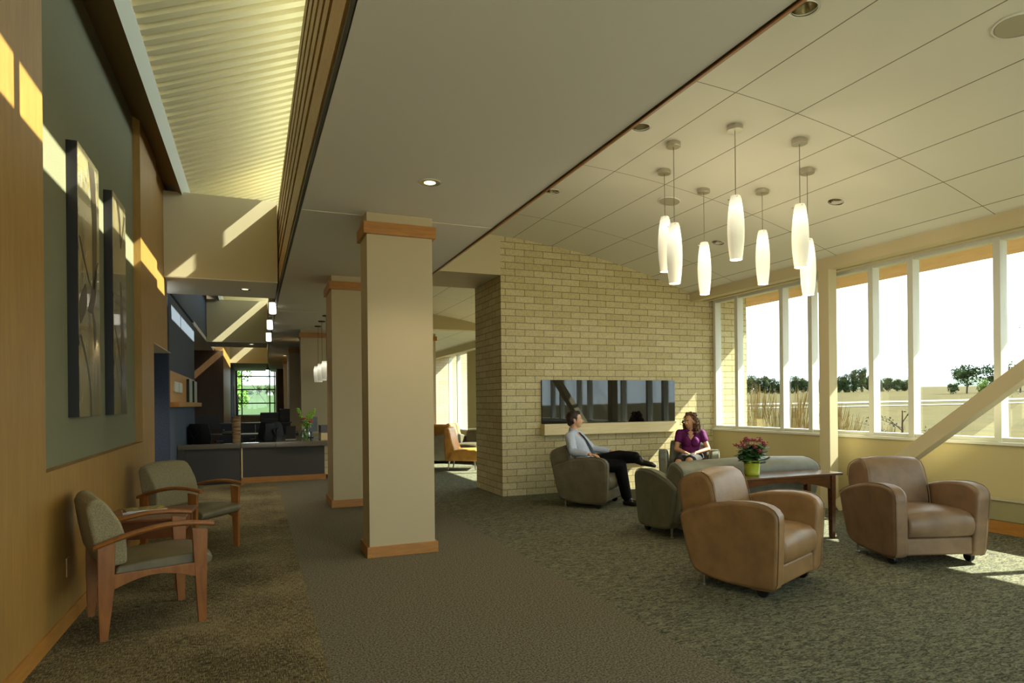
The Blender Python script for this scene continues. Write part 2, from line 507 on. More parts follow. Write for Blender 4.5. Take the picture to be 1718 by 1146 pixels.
# back wall behind the viewer
b = B().box(-1.45, 7.5, -3.0, -2.8, 3.1, 5.2); b.box(-1.45, -.9, -3.0, -2.8, 0, 3.1); b.box(7.0, 7.5, -3.0, -2.8, 0, 3.1)
struct('wall_back', b, M_tan)
r = sroot('window_back_fill', 'added glazing behind the viewer that lets in fill light'); b = B()  # glazing added in the unseen back wall for frontal fill light
for k in range(9): b.box(-.9+.9875*k-.03, -.9+.9875*k+.03, -2.95, -2.85, 0, 3.1)
b.box(-.9,7,-2.95,-2.85,0,.08); b.box(-.9,7,-2.95,-2.85,2.2,2.26); b.done('window_frame', M_frame, r)
B().box(-.9,7,-2.905,-2.895,.08,3.1).done('pane', M_glass, r)

# ------------------------------------------------------------------ columns
def column(name, x0, x1, y0, y1, zt=3.15, label=None, capz=(2.86,3.02)):
    r = sroot(name, label)
    B().box(x0, x1, y0, y1, 0, zt).done('shaft', M_col, r, bevel=.003)
    B().box(x0-.025, x1+.025, y0-.025, y1+.025, 0, .1).done('base_trim', M_trim, r, bevel=.003)
    B().box(x0-.03, x1+.03, y0-.03, y1+.03, *capz).done('cap_trim', M_trim, r, bevel=.003)
column('column_1', .945, 1.556, 5.87, 6.24, label='nearest square beige column with wood base and cap', capz=(2.95,3.06))
column('column_2', .957, 1.556, 8.92, 9.62, label='second beige column, partly behind the nearest one', capz=(2.96,3.07))
column('column_3', .97, 4.2, 15.6, 15.95, label='wide beige wall face behind the hanging corridor pendants', capz=(2.97,3.08))
column('column_4', .93, 1.4, 20.3, 20.9, label='fourth column along the corridor', capz=(2.97,3.08))
column('column_5', 1.0, 1.4, 26, 26.6, capz=(2.97,3.08))
struct('wall_corridor_right', B().box(1.3, 1.4, 16, 36, 0, 3.15), M_col)
struct('trim_17', B().box(.93, 1.3, 33.0, 33.1, 0, 3.15), wood('brown_panel', (120,74,34), (96,58,26)), 'brown wood panel beside the end window')

# ------------------------------------------------------------------ cross bulkheads of the corridor
def bulk(name, y0, y1, xl, label, z0=3.2, xr=None):
    xr = xr or cex(y0)-.03
    r = sroot(name, label)
    B().box(xl, xr, y0, y1, z0+.002, 4.385).done('face', paint('bulkhead_paint', (200,186,150)), r)
    B().box(xl, xr, y0+.002, y1, z0-.01, z0+.002).done('underside', M_white, r)
bulk('wall_bulkhead', 9.97, 11.45, -1.30, 'pale bulkhead crossing the corridor, lit by a diagonal sun band')
bulk('wall_bulkhead_far', 19.7, 21.4, -1.27, 'second bulkhead crossing the corridor')
bulk('wall_bulkhead_end', 29.3, 35.9, -1.0, 'third bulkhead before the end window')
# blue wall, alcove, far left walls
struct('wall_navy', B().box(-3.4, -1.285, 11.40, 11.6, 0, 3.2), M_navy, 'navy wall beyond the doorway in the wood panelling')
b = B().box(-1.5, -1.28, 11.45, 15.9, 0, 3.2); b.box(-1.5,-1.281,11.45,20,3.26,4.5)
struct('wall_blue', b, M_blue, 'slate blue wall behind the reception desk')
struct('ceiling_alcove', B().box(-3.5, -1.28, 15.9, 24, 3.2, 3.3), M_white)
struct('wall_alcove_back', B().box(-3.5, -1.0, 23.0, 23.2, 0, 3.2), M_dkwood, 'dark wood wall at the back of the reception alcove')
struct('wall_left_far', B().box(-1.3, -1.0, 23.2, 36, 0, 4.6), M_panel)
struct('wall_left_far_blue', B().box(-1.2, -.985, 29.5, 35, 0, 3.2), M_blue)
struct('wall_outer_left', B().box(-3.6, -3.5, 8, 24, 0, 3.4), M_navy)
struct('wall_room_left', B().box(-3.5, -1.45, 8.3, 8.5, 0, 3.4), M_navy)
struct('ceiling_left_room', B().box(-3.6, -1.3, 8.3, 11.6, 2.9, 3.0), M_white)
struct('ceiling_doorhead', B().box(-1.45, XL-.0, 8.66, 10.3, 2.155, 2.162), M_white)
# end window of corridor
r = sroot('window_end', 'tall gridded window at the end of the corridor')
b = B()
for x in (-.93,-.69,.66,.9): b.box(x-.03, x+.03, 35.9, 36.0, .86, 3.3)
for z in (.88, 1.5, 2.22, 2.9, 3.28): b.box(-.95, .95, 35.9, 36.0, z-.03, z+.03)
b.done('window_frame', M_alu, r)
B().box(-.95,.95,35.95,35.96,.9,3.25).done('pane', M_glass, r)
B().box(-1.2,1.4,35.8,36.1,0,.84).done('sill_wall', M_col, r)
B().box(-1.0,1.0,35.7,36.0,.84,.88).done('sill', M_frame, r)
B().tube([(-.68,36.2,1.2),(.66,36.2,3.0)], .012, 6).done('cross_rod', M_frame, r)
B().tube([(-.4,36.2,2.75),(.6,36.2,1.35)], .018, 6).done('cross_rod', M_frame, r)
struct('wall_end', B().box(-1.5, -.95, 35.95, 36.1, 0, 4.6).box(.95,1.5,35.95,36.1,0,4.6).box(-1.5,1.5,35.95,36.1,3.3,4.6), M_tan)

# ------------------------------------------------------------------ eaves / outside
struct('bounce_slab', B().box(-4,12,-14,-3.0,-.1,-.02), mat('pale_bounce_slab', (206,200,186), .9), 'added pale slab behind the viewer that bounces light indoors')  # unseen pale slab, added to bounce sunlight up to the ceiling
r = sroot('ceiling_eave', 'wood panelled roof eave outside the windows')
m = wood('eave_wood', (206,168,126), (190,150,106), .6, (3,1,3))
B().loft([[(7.45,y,3.42),(8.62,y,3.16),(8.62,y,3.40),(7.45,y,3.62)] for y in (-4.6, 9.75)]).done('soffit', m, r)
# ------------------------------------------------------------------ lounge armchairs
def club(name, label, cat, m, loc, rz, W=.84, bh=.868, group=None):
    t = thing(name, label, cat, (loc[0], loc[1], 0), rz, group)
    hw = W/2
    prof = [(.365,.528),(.31,.563),(.22,.60),(.10,.638),(-.045,.666),(-.17,.676),(-.26,.674),(-.33,.66),(-.375,.634),(-.402,.595),(-.407,.54),(-.397,.33),(-.383,.12),(-.366,.082),(-.33,.063),(-.2,.056),(-.02,.060),(.12,.076),(.20,.095),(.255,.12),(.287,.17),(.322,.30),(.352,.44)]
    for s in (-1, 1):
        xs = (s*(hw-.125), s*hw)
        fn = lambda p: Vector((p.x+s*(p.z-.3)*.045, p.y, p.z))
        B().prism(prof, xs[0], xs[1], 'x', fn).done('arm', m, t, smooth=True, bevel=.028, bseg=4, ang=50)
        # piping seam near the outer edge
        pts = [fn(Vector((s*(hw-.012), y*1.002, z*1.002+.0005))) for y, z in prof[:16]]
        B().tube(pts, .0035, 6).done('seam', m, t, smooth=True)
    iw = hw-.12
    # seat cushion, domed
    sp = [(-.36,.235),(-.395,.28),(-.405,.34),(-.39,.40),(-.345,.44),(-.26,.457),(-.1,.46),(.1,.452),(.24,.44),(.24,.235)]
    ns = max(1, round((W-.25)/.62)); 
    for k in range(ns):
        a = -iw+2*iw*k/ns; c = a+2*iw/ns; mid = (a+c)/2; hl = (c-a)/2
        fn = lambda p: Vector((p.x, p.y-(.018*(1-((p.x-mid)/hl)**2) if p.y < -.3 else 0), p.z+(.022*(1-((p.x-mid)/hl)**2)-.008 if p.z > .4 else 0)))
        B().prism(sp, a+.002, c-.002, 'x', fn, 10).done('seat_cushion', m, t, smooth=True, bevel=.02, bseg=3, ang=50)
    B().box(-iw, iw, -.365, -.05, .085, .232).done('front_rail', m, t, smooth=True, bevel=.018, bseg=3)
    B().box(-iw, iw, -.1, .30, .10, .25).done('base', m, t)
    k = bh/.868
    bp = [(.10,.42),(.115,.55),(.135,.68),(.16,.78),(.195,.84),(.25,.868),(.31,.862),(.37,.84),(.425,.81),(.452,.765),(.455,.69),(.435,.58),(.405,.45),(.36,.3),(.31,.17),(.22,.2)]
    bw = iw-.005 if W < 1.6 else hw-.03
    fn = lambda p: Vector((p.x*(1-(.05 if W < 1 else .012)*max(0,(p.z-.6))/.25), p.y, p.z*k-(.022*(p.x/bw)**2 if p.z > .6 else 0)))
    B().prism(bp, -bw, bw, 'x', fn, 12).done('backrest', m, t, smooth=True, bevel=.035, bseg=4, ang=50)
    pts = [fn(Vector((-bw+.008, y, z))) for y, z in bp[:11]]
    for s in (-1, 1):
        B().tube([Vector((p.x*-s, p.y, p.z)) for p in pts], .0035, 6).done('seam', m, t, smooth=True)
        cx = s*(hw-.07)
        b = B(); b.lathe([(.0,-.018),(.042,-.018),(.045,-.012),(.045,.012),(.042,.018),(0,.018)], seg=16)
        for v in b.bm.verts: v.co = Matrix.Rotation(PI/2, 4, 'Y') @ v.co; v.co += Vector((cx-s*.0, -.26, .045))
        b.box(cx-.012, cx+.012, -.275, -.245, .05, .1)
        b.done('caster', M_black, t, smooth=True)
        b = B(); b.lathe([(.016,.15),(.010,.012),(.018,.010),(.018,0),(0,0)], (cx, .2, 0), 12)
        b.done('rear_leg', M_chrome, t, smooth=True)
    return t
L_tan = leather('tan_leather', (146,110,68)); L_br = leather('brown_leather', (136,108,80)); L_gr = leather('taupe_leather', (110,102,80)); L_gg = leather('grey_green_leather', (116,116,100)); L_or = leather('orange_leather', (214,150,70))
club('armchair', 'tan leather club armchair in the foreground, in front of the table with the red plant', 'armchair', L_tan, (3.55,3.917), math.radians(22.7))
club('armchair', 'brown leather club armchair nearest the windows on the right', 'armchair', L_br, (5.404,3.976), math.radians(-16.4))
club('armchair', 'taupe club armchair the man in shirt and tie sits in', 'armchair', L_gr, (4.227,7.75), math.radians(41.7), bh=.81)
club('armchair', 'grey armchair in the corner that the woman in purple sits in', 'armchair', L_gg, (6.11,8.02), math.radians(-38), bh=.80)
club('loveseat', 'grey green leather loveseat seen from behind, beyond the long table', 'sofa', L_gg, (4.76,5.60), math.radians(177.5), W=1.80, bh=.80)

# sofa table with arched apron
t = thing('sofa_table', 'long dark brown wooden table behind the loveseat with arched apron', 'table', (4.72,4.93,0))
M_tbl = wood('walnut_table', (112,70,38), (84,50,26), .22, (2,12,12), coat=.3)
B().box(-.80,.78,-.19,.19,.635,.66).done('tabletop', M_tbl, t, bevel=.006)
for x in (-.72,.66):
    for y in (-.155,.155):
        B().loft([[(x-q,y-q,z),(x+q,y-q,z),(x+q,y+q,z),(x-q,y+q,z)] for z, q in ((0,.019),(.03,.022),(.5,.027),(.635,.027))]).done('leg', M_tbl, t, bevel=.003)
for y in (-.17,.14):
    pts = [(-.69,.635),(.63,.635)]+[(.63-1.32*k/16, .50+.095*math.sin(PI*k/16)**.8) for k in range(17)]
    B().prism([(p[0],p[1]) for p in pts], y, y+.03, 'y').done('apron', M_tbl, t)

# potted kalanchoe
t = thing('potted_plant', 'red flowering plant in a yellow green pot on the long dark table', 'plant', (4.535,4.965,.66))
M_pot = mat('lime_ceramic', (176,184,58), .18, coat=.4)
B().lathe([(0,.0),(.062,0),(.070,.006),(.073,.03),(.074,.07),(.078,.12),(.084,.145),(.086,.150),(.080,.150),(.072,.13),(.0,.13)], seg=32).done('pot', M_pot, t, smooth=True, ang=50)
M_soil = mat('soil', (50,38,26), .95)
B().lathe([(0,.131),(.074,.131),(.074,.134),(0,.134)]).done('soil', M_soil, t)
M_leaf = mat('dark_leaf', (46,86,34), .45); M_red = mat('pink_red_petals', (140,52,70), .6); M_stem = mat('stem_green', (74,100,50), .6)
b = B()
rr = random.Random(3)
for i in range(150):
    a = rr.uniform(0, 2*PI); h = rr.uniform(.13,.30); d = rr.uniform(.03,.165)*(1.15-(h-.13)*2.4)
    c = Vector((math.cos(a)*d, math.sin(a)*d, h)); out = Vector((math.cos(a), math.sin(a), rr.uniform(-.5,.5))).normalized()
    side = out.cross(Vector((0,0,1))).normalized(); sz = rr.uniform(.032,.055)
    pts = []
    for k in range(8):
        q = 2*PI*k/8; pts.append(c+out*math.cos(q)*sz+side*math.sin(q)*sz*.75+Vector((0,0,-.25*sz*abs(math.sin(q)))))
    b.loft([pts, [p+Vector((0,0,.002)) for p in pts]])
tag(b.done('leaves', M_leaf, t, smooth=True), kind='stuff')
b = B(); bs = B()
for i in range(38):
    a = rr.uniform(0, 2*PI); d = .165*math.sqrt(rr.random()); h = .365-d*d*3.6+rr.uniform(-.03,.02)
    c = Vector((math.cos(a)*d, math.sin(a)*d, h))
    bs.tube([Vector((math.cos(a)*d*.3, math.sin(a)*d*.3, .15)), c], .002, 4)
    for k in range(9):
        q = c+Vector((rr.uniform(-.018,.018), rr.uniform(-.018,.018), rr.uniform(-.01,.014)))
        b.ell(q, (.0075,.0075,.006), seg=6, rings=4)
tag(b.done('flowers', M_red, t, smooth=True), kind='stuff'); tag(bs.done('stems', M_stem, t), kind='stuff')

# ------------------------------------------------------------------ wooden side chairs
M_cw = wood('honey_chair_wood', (152,96,44), (122,72,30), .3, (8,8,2), coat=.25)
M_seatv = leather('olive_vinyl', (108,96,68), .45); M_backf = fabric('grey_beige_weave', (156,142,108), 260)
def side_chair(label, loc, rz):
    t = thing('side_chair', label, 'chair', (loc[0], loc[1], 0), rz)
    hw = .295
    for s in (-1, 1):
        x = s*hw
        def slab(name, prof, th=.032, x=x):
            return B().prism(prof, x-th/2, x+th/2, 'x').done(name, M_cw, t, bevel=.004)
        slab('front_leg', [(-.242,0),(-.290,0),(-.296,.35),(-.302,.598),(-.208,.612),(-.222,.35)])
        slab('rear_leg', [(.257,0),(.300,0),(.307,.3),(.306,.562),(.214,.59),(.222,.3)])
        # arched side rail
        n_ = 12
        top = [(-.225+.45*k/n_, .39) for k in range(n_+1)]
        bot = [(.225-.45*k/n_, .300+.055*math.sin(PI*k/n_)) for k in range(n_+1)]
        B().prism(top+bot, x-.014, x+.014, 'x').done('side_rail', M_cw, t, bevel=.003)
        # curved arm
        pts = []; 
        n_ = 14; rings = []
        for k in range(n_+1):
            u = k/n_; y = .33-.67*u; z = .560+.08*math.sin(PI*min(1,u*.80))+.0*u+(.018*u)
            wv = .024+.012*math.sin(PI*min(1, u+.15)); th = .017
            tan = Vector((0,-1,(.05 if u < .5 else -.05)))
            ring = []
            for q in range(10):
                a = 2*PI*q/10; ring.append((x+math.cos(a)*wv, y, z+math.sin(a)*th))
            rings.append(ring)
        B().loft(rings).done('armrest', M_cw, t, smooth=True, ang=60)
        for yy in (-.265,.275):
            B().lathe([(0,0),(.016,0),(.016,.004),(0,.004)], (x,yy,-.002), 10).done('glide', M_chrome, t)
    B().box(-hw+.012, hw-.012, .20, .225, .30, .385).done('rear_rail', M_cw, t)
    sp = [(-.30,.355),(-.335,.375),(-.34,.41),(-.31,.435),(-.2,.447),(.0,.44),(.2,.425),(.22,.36)]
    fn = lambda p: Vector((p.x, p.y-.02*(1-(p.x/.27)**2)*(p.y < -.25), p.z+(.012*(1-(p.x/.27)**2) if p.z > .4 else 0)))
    B().prism(sp, -.272, .272, 'x', fn, 8).done('seat_cushion', M_seatv, t, smooth=True, bevel=.012, bseg=3, ang=50)
    bp = [(.18,.44),(.18,.50),(.185,.60),(.212,.71),(.262,.80),(.30,.85),(.335,.868),(.372,.857),(.390,.81),(.37,.67),(.345,.54),(.308,.46),(.25,.43)]
    fn = lambda p: Vector((p.x, p.y+.06*(p.x/.27)**2*-.6, p.z-.022*abs(p.x/.27)**3*(p.z > .7)))
    B().prism(bp, -.272, .272, 'x', fn, 10).done('backrest', M_backf, t, smooth=True, bevel=.018, bseg=3, ang=50)
    return t
side_chair('wooden armchair with olive seat nearest the camera, against the panelled left wall', (-.682,4.808), math.radians(107.5))
side_chair('wooden armchair with olive seat beyond the magazine table, turned towards the room', (-.58,6.81), math.radians(55.2))
# end table
t = thing('end_table', 'small square wooden table between the two wooden armchairs holding magazines', 'table', (-.79,5.76,0), math.radians(-4))
M_et = wood('end_table_wood', (128,74,38), (100,56,28), .3, (10,2,10), coat=.3)
B().box(-.30,.30,-.33,.33,.533,.555).done('tabletop', M_et, t, bevel=.006)
for x in (-.24,.24):
    for y in (-.27,.27):
        B().box(x-.02,x+.02,y-.02,y+.02,0,.533).done('leg', M_et, t, bevel=.003)
for y in (-.275,.255): B().box(-.24,.24,y,y+.02,.40,.533).done('apron', M_et, t)
for x in (-.25,.23): B().box(x,x+.02,-.27,.27,.40,.533).done('apron', M_et, t)
cols = [((232,228,220),'white bottom magazine of the stack on the end table'), ((150,60,70),'middle magazine of the stack, reddish spine, on the end table'), ((176,160,104),'top magazine of the stack with yellow and white cover')]
for i, (c, lb) in enumerate(cols):
    t = thing('magazine', lb, 'magazine', (-.86+.012*i, 5.88-.008*i, .555+.0085*i), math.radians([12,8,15][i]), 'magazines on the end table')
    mp = mat('paper_white', (224,220,208), .7)
    B().box(-.14,.14,-.105,.105,.0004,.0072).done('pages', mp, t)
    mc = mat('cover_%d' % i, c, .35)
    cc = ramp(mc, noisen(mc, coords(mc), 14, 2), [(.42, c), (.52, (60,60,66)), (.6, (216,186,60))]) if i == 2 else None
    if cc: setcol(mc, cc)
    B().box(-.143,.143,-.108,.108,.0072,.008).done('cover', mc, t)

# ------------------------------------------------------------------ paintings in the recess
def painting(label, y0, y1, z0, z1, seed):
    t = thing('painting', label, 'painting', (-1.2, y0, z0))
    W = y1-y0; H = z1-z0
    B().box(.0, .066, 0, W, 0, H).done('box_frame', mat('black_frame_side', (26,22,26), .5), t)
    nm = 'painted_canvas_%d' % seed
    m = mat(nm, (150,140,100), .16, coat=.5)
    v = coords(m, (1,2.2,.62)); 
    f = noisen(m, v, 1.9+seed*.3, 4, .6, 2.2)
    f2 = noisen(m, coords(m, (1,9,1.1)), 1.4, 3, .6, 1.0)
    c = ramp(m, f, [(.36,(50,46,34)),(.43,(150,146,120)),(.5,(158,134,78)),(.57,(170,168,146)),(.66,(72,68,52))])
    c2 = ramp(m, f2, [(.4,(104,100,56)),(.6,(200,196,176))])
    setcol(m, mixc(m, .4, c, c2, 'MULTIPLY'))
    B().box(.066, .070, .0, W, 0, H).done('canvas', m, t)
    dk = mat('painted_dark_stroke', (58,48,36), .3)
    def stroke(pts, ws):
        L = []; Rr = []
        for i, (y, z) in enumerate(pts):
            L.append((.0712, y*W-ws[i]*W, z*H)); Rr.append((.0712, y*W+ws[i]*W, z*H))
        b = B()
        for i in range(len(pts)-1): b.poly([L[i], Rr[i], Rr[i+1], L[i+1]])
        b.done('painted_stroke', dk, t)
    def curve(a, c, bow, w0, w1, n_=12):
        pts = []; ws = []
        for k in range(n_+1):
            u = k/n_; y = a[0]+(c[0]-a[0])*u+bow*math.sin(PI*u); z = a[1]+(c[1]-a[1])*u
            pts.append((min(.97, max(.03, y)), z)); ws.append(w0+(w1-w0)*u if w1 >= 0 else w0*math.sin(PI*u)+.004)
        stroke(pts, [min(w_, .97-p[0], p[0]-.0) if True else w_ for w_, p in zip(ws, pts)])
    if seed == 1:
        curve((.62,.98),(.75,.62),.06,.14,.10); curve((.75,.62),(.50,.40),.10,.10,.12)
        curve((.05,.66),(.55,.50),-.03,.03,.03); curve((.05,.30),(.50,.0),.16,.04,.03)
        curve((.30,.50),(.06,.34),.0,.16,-1); curve((.62,.42),(.72,.26),.06,.07,-1); curve((.92,.62),(.7,.5),-.04,.02,.03)
    else:
        curve((.35,.98),(.6,.78),.05,.10,.02); curve((.9,.95),(.6,.78),.0,.06,.02)
        curve((.55,.62),(.72,.0),.03,.05,.20); curve((.05,.40),(.6,.18),.05,.03,.03); curve((.05,.28),(.5,.1),-.05,.02,.02)
painting('larger tall abstract painting of dark leaf shapes, nearer one in the green recess', 5.20, 5.83, 1.33, 3.24, 1)
painting('narrower tall abstract painting, farther one in the green recess', 6.36, 6.93, 1.33, 3.26, 2)
t = thing('wall_outlet', 'small electrical outlet low on the panelled wall behind the nearest wooden armchair', 'outlet', (XL, 4.84, .38))
B().box(0,.008,-.035,.035,-.06,.06).done('cover_plate', mat('tan_plate', (160,120,70), .4), t, bevel=.002)

# ------------------------------------------------------------------ fireplace
t = thing('fireplace', 'long black glass linear fireplace set in the buff brick wall', 'fireplace', (4.03, YB, 1.07))
B().box(0, 2.42, -.03, -.002, .0, .67).done('surround', M_black, t)
mg = mat('black_glass', (5,7,8), .02, spec=.5, coat=0)
MATS['black_glass'].node_tree.nodes['Principled BSDF'].inputs['IOR'].default_value = 1.6
B().box(0, 2.42, -.038, -.03, .0, .67).done('glass_panel', mg, t)
o = B().box(4.02, 6.46, YB-.14, YB, .90, 1.068).done('mantel_shelf', M_maple, bevel=.003)
tag(o, 'thick pale maple ledge running below the black glass fireplace', 'shelf')
t = thing('light_switch', 'small white switch plate on the brick between fireplace and windows', 'switch', (6.72, YB, 1.1))
B().box(-.04,.04,-.01,0,-.06,.06).done('cover_plate', M_frame, t, bevel=.002)

# ------------------------------------------------------------------ pendants
M_shade = mat('opal_glass_lit', (238,234,214), .3)
def shade_mat():
    m = M_shade; t, n, l, b = nt(m)
    tc = n.new('ShaderNodeTexCoord'); sp = n.new('ShaderNodeSeparateXYZ'); l.new(tc.outputs['Generated'], sp.inputs[0])
    r_ = n.new('ShaderNodeValToRGB'); e = r_.color_ramp.elements
    while len(e) < 5: e.new(.5)
    for i, (p, v) in enumerate(((0,.16),(.35,.24),(.62,.55),(.80,1.0),(1,.32))):
        e[i].position = p; e[i].color = (v,v,v,1)
    l.new(sp.outputs[2], r_.inputs[0])
    b.inputs['Emission Color'].default_value = (1,.93,.70,1)
    l.new(math_(m, 'MULTIPLY', r_.outputs[0], SHADE_E), b.inputs['Emission Strength'])
shade_mat()
def pendant_parts(t, drop, L=.56, r=.072, canopy=.062, m=None, ch=.045):
    B().lathe([(0,-ch),(canopy,-ch),(canopy,0),(0,0)], seg=28).done('canopy', M_chrome if m is None else m, t, bevel=.003)
    B().tube([(0,0,-ch),(0,0,-drop)], .0035, 6).done('cord', mat('grey_cord', (130,120,96), .5), t)
    prof = []
    for k in range(17):
        u = k/16; rad = r*(.52+.48*math.sin(PI*(.13+.80*u)))*(1.0 if u < .97 else .9)
        prof.append((rad, -drop-L+L*u))
    prof = [(.0, prof[0][1])]+prof+[(0, prof[-1][1])]
    B().lathe(prof, seg=28).done('lamp_shade', M_shade, t, smooth=True, ang=50)
    for a in (0, 2.1, 4.2): B().cap((math.cos(a)*r*.70, math.sin(a)*r*.70, -drop-.02), .003, (math.cos(a)*r*.92, math.sin(a)*r*.92, -drop-.02), .004, 8).done('shade_pin', M_chrome, t)
PEND = [((1130,240),(1132,375,476),'second from the left in the cluster, its shade overlapping the leftmost one'),
        ((1114.6,286),(1114,364,456),'leftmost of the cluster, farther back'),
        ((1180.6,318),(1182,407,494),'lowest hanging shade left of centre'),
        ((1233,212),(1235,329,436),'highest shade, at the centre of the cluster'),
        ((1278.6,319),(1280,387,477),'far shade right of centre'),
        ((1341,235),(1343,343,449),'near shade at the right, overlapping another'),
        ((1354,285),(1355,401,495),'rightmost shade, partly behind its neighbour')]
POS = [(3.713,5.059),(4.013,5.63),(4.637,5.778),(3.969,4.513),(5.09,5.378),(4.591,4.388),(5.072,4.755)]
def zpix(x, y, py):
    lo, hi = -3, 8
    for _ in range(50):
        m_ = (lo+hi)/2; v = Vector((x,y,m_-HC)); zz = v.dot(fw)
        if PY-F*v.dot(UU)/zz > py: lo = m_
        else: hi = m_
    return lo
for (cx_, (sx, y0, y1), lb), (x, y) in zip(PEND, POS):
    zc = vz(x)+.005
    zt = zpix(x, y, y0); zb = zpix(x, y, y1)
    t = thing('pendant_light', 'tapered glass pendant, '+lb, 'pendant lamp', (x, y, zc), 0, 'glass pendants over the lounge')
    pendant_parts(t, zc-zt, zt-zb, .073, .068)
    lt = bpy.data.lights.new('pendant_glow', 'POINT'); lt.energy = PEND_W; lt.color = (1,.86,.6); lt.shadow_soft_size = .08
    lo_ = bpy.data.objects.new('pendant_glow', lt); C.objects.link(lo_); lo_.location = (x, y, zb-.06)
for i, (y, lb) in enumerate(((13.0,'nearest'),(13.9,'middle'),(14.8,'farthest'))):
    t = thing('corridor_pendant', 'small drum shaped lit pendant over the reception counter, '+lb+' of three', 'pendant lamp', (1.29, y, 3.15), 0, 'pendants over the reception counter')
    B().lathe([(0,-.03),(.07,-.02),(.075,0),(0,0)], seg=20).done('canopy', M_dark, t)
    B().tube([(0,0,-.02),(0,0,-.90)], .004, 6).done('cord', M_dark, t)
    B().lathe([(0,-1.25),(.085,-1.25),(.10,-1.1),(.10,-.98),(.085,-.90),(0,-.90)], seg=24).done('lamp_shade', M_shade, t, smooth=True, ang=50)
for i, (y, z, lb) in enumerate(((12.05,3.12,'nearest'),(14.55,3.12,'middle'),(16.0,3.0,'farthest'))):
    t = thing('wall_sconce', 'white glowing cylinder lamp with grey cap at the slatted ceiling edge, '+lb+' of three', 'wall lamp', (.285, y, z), 0, 'cylinder lamps along the curved ceiling edge')
    B().lathe([(0,-.11),(.05,-.11),(.062,-.095),(.062,.09),(0,.09)], seg=20).done('lamp_glass', mat('sconce_glass', (255,255,250), .3, emit=(255,250,232), estr=SHADE_E*1.1), t, smooth=True)
    B().lathe([(.064,.09),(.05,.15),(.02,.18),(0,.18)], seg=20).done('cap', mat('sconce_cap', (150,140,130), .5), t)
    B().box(.05,.075,-.02,.02,-.02,.14).done('bracket', M_dark, t)
# recessed lights
M_refl = mat('reflector', (196,190,170), .22, 1)
M_lampw = mat('downlight_lamp', (255,246,220), .4, emit=(255,236,190), estr=SHADE_E*2)
def downlight(label, x, y, z, on=False, r=.085, tilt=0, group='recessed downlights', watt=0):
    t = thing('recessed_downlight', label, 'downlight', (x, y, z), 0, group)
    t.rotation_euler = (0, tilt, 0)
    B().loft([[(math.cos(2*PI*k/28)*q, math.sin(2*PI*k/28)*q, zz) for k in range(28)] for q, zz in ((r+.014,-.002),(r+.012,.001),(r,.0015),(r,-.004))], caps=False).done('trim_ring', M_white, t)
    if on:
        B().loft([[(math.cos(2*PI*k/28)*q, math.sin(2*PI*k/28)*q, zz) for k in range(28)] for q, zz in ((r,-.004),(r*.9,-.0035),(r*.55,-.0025))], caps=False).done('reflector', M_refl, t, smooth=True)
        B().lathe([(0,-.003),(r*.55,-.003),(r*.55,-.0015),(0,-.0015)]).done('lamp', M_lampw, t)
    else:
        B().loft([[(math.cos(2*PI*k/28)*q, math.sin(2*PI*k/28)*q, zz) for k in range(28)] for q, zz in ((r-.001,-.003),(r-.004,.03),(r*.8,.10),(r*.6,.14))], caps=False).done('reflector', M_refl, t, smooth=True)
        B().lathe([(0,.138),(r*.6,.138),(r*.6,.141),(0,.141)]).done('lamp', mat('dark_aperture', (96,88,66), .3, .8), t)
    if watt:
        lt = bpy.data.lights.new('downlight_beam', 'SPOT'); lt.energy = watt; lt.spot_size = 1.9; lt.spot_blend = .6; lt.color = (1,.86,.62); lt.shadow_soft_size = .06
        lo_ = bpy.data.objects.new('downlight_beam', lt); C.objects.link(lo_); lo_.location = (x, y, z-.03)
for (x, y, lb) in ((3.255,3.06,'large unlit downlight at the top of the vault, nearest the camera'),(3.258,4.92,'unlit downlight beside the wood ceiling edge, second in its row'),(3.266,6.79,'unlit downlight beside the wood ceiling edge, farthest in its row'),(5.769,5.03,'unlit downlight to the right of the pendants near the windows'),(5.758,6.89,'unlit downlight behind the pendants near the brick wall')):
    downlight(lb, x, y, vz(x)-.004, tilt=math.atan(.0816*(x-2.7)), r=.08)
downlight('lit downlight in the white ceiling in front of the nearest column', 1.291, 4.922, 3.148, True, watt=DOWN_W)
downlight('lit downlight under the first bulkhead of the corridor', -.145, 10.65, 3.188, True, watt=DOWN_W)
downlight('lit downlight under the second bulkhead of the corridor', -.114, 20.2, 3.188, True)
for (x, y, lb) in ((4.544,6.283,'round grey ceiling speaker behind the pendants'),(4.507,2.558,'round grey ceiling speaker at the top right corner')):
    t = thing('ceiling_speaker', lb, 'speaker', (x, y, vz(x)-.003)); t.rotation_euler = (0, math.atan(.0816*(x-2.7)), 0)
    B().lathe([(0,-.006),(.115,-.006),(.12,0),(0,0)], seg=32).done('grille', mat('speaker_grille', (168,160,134), .7), t)
    B().loft([[(math.cos(2*PI*k/32)*q, math.sin(2*PI*k/32)*q, zz) for k in range(32)] for q, zz in ((.12,-.008),(.132,-.006),(.135,0),(.12,0))], caps=False).done('rim', M_white, t, smooth=True)
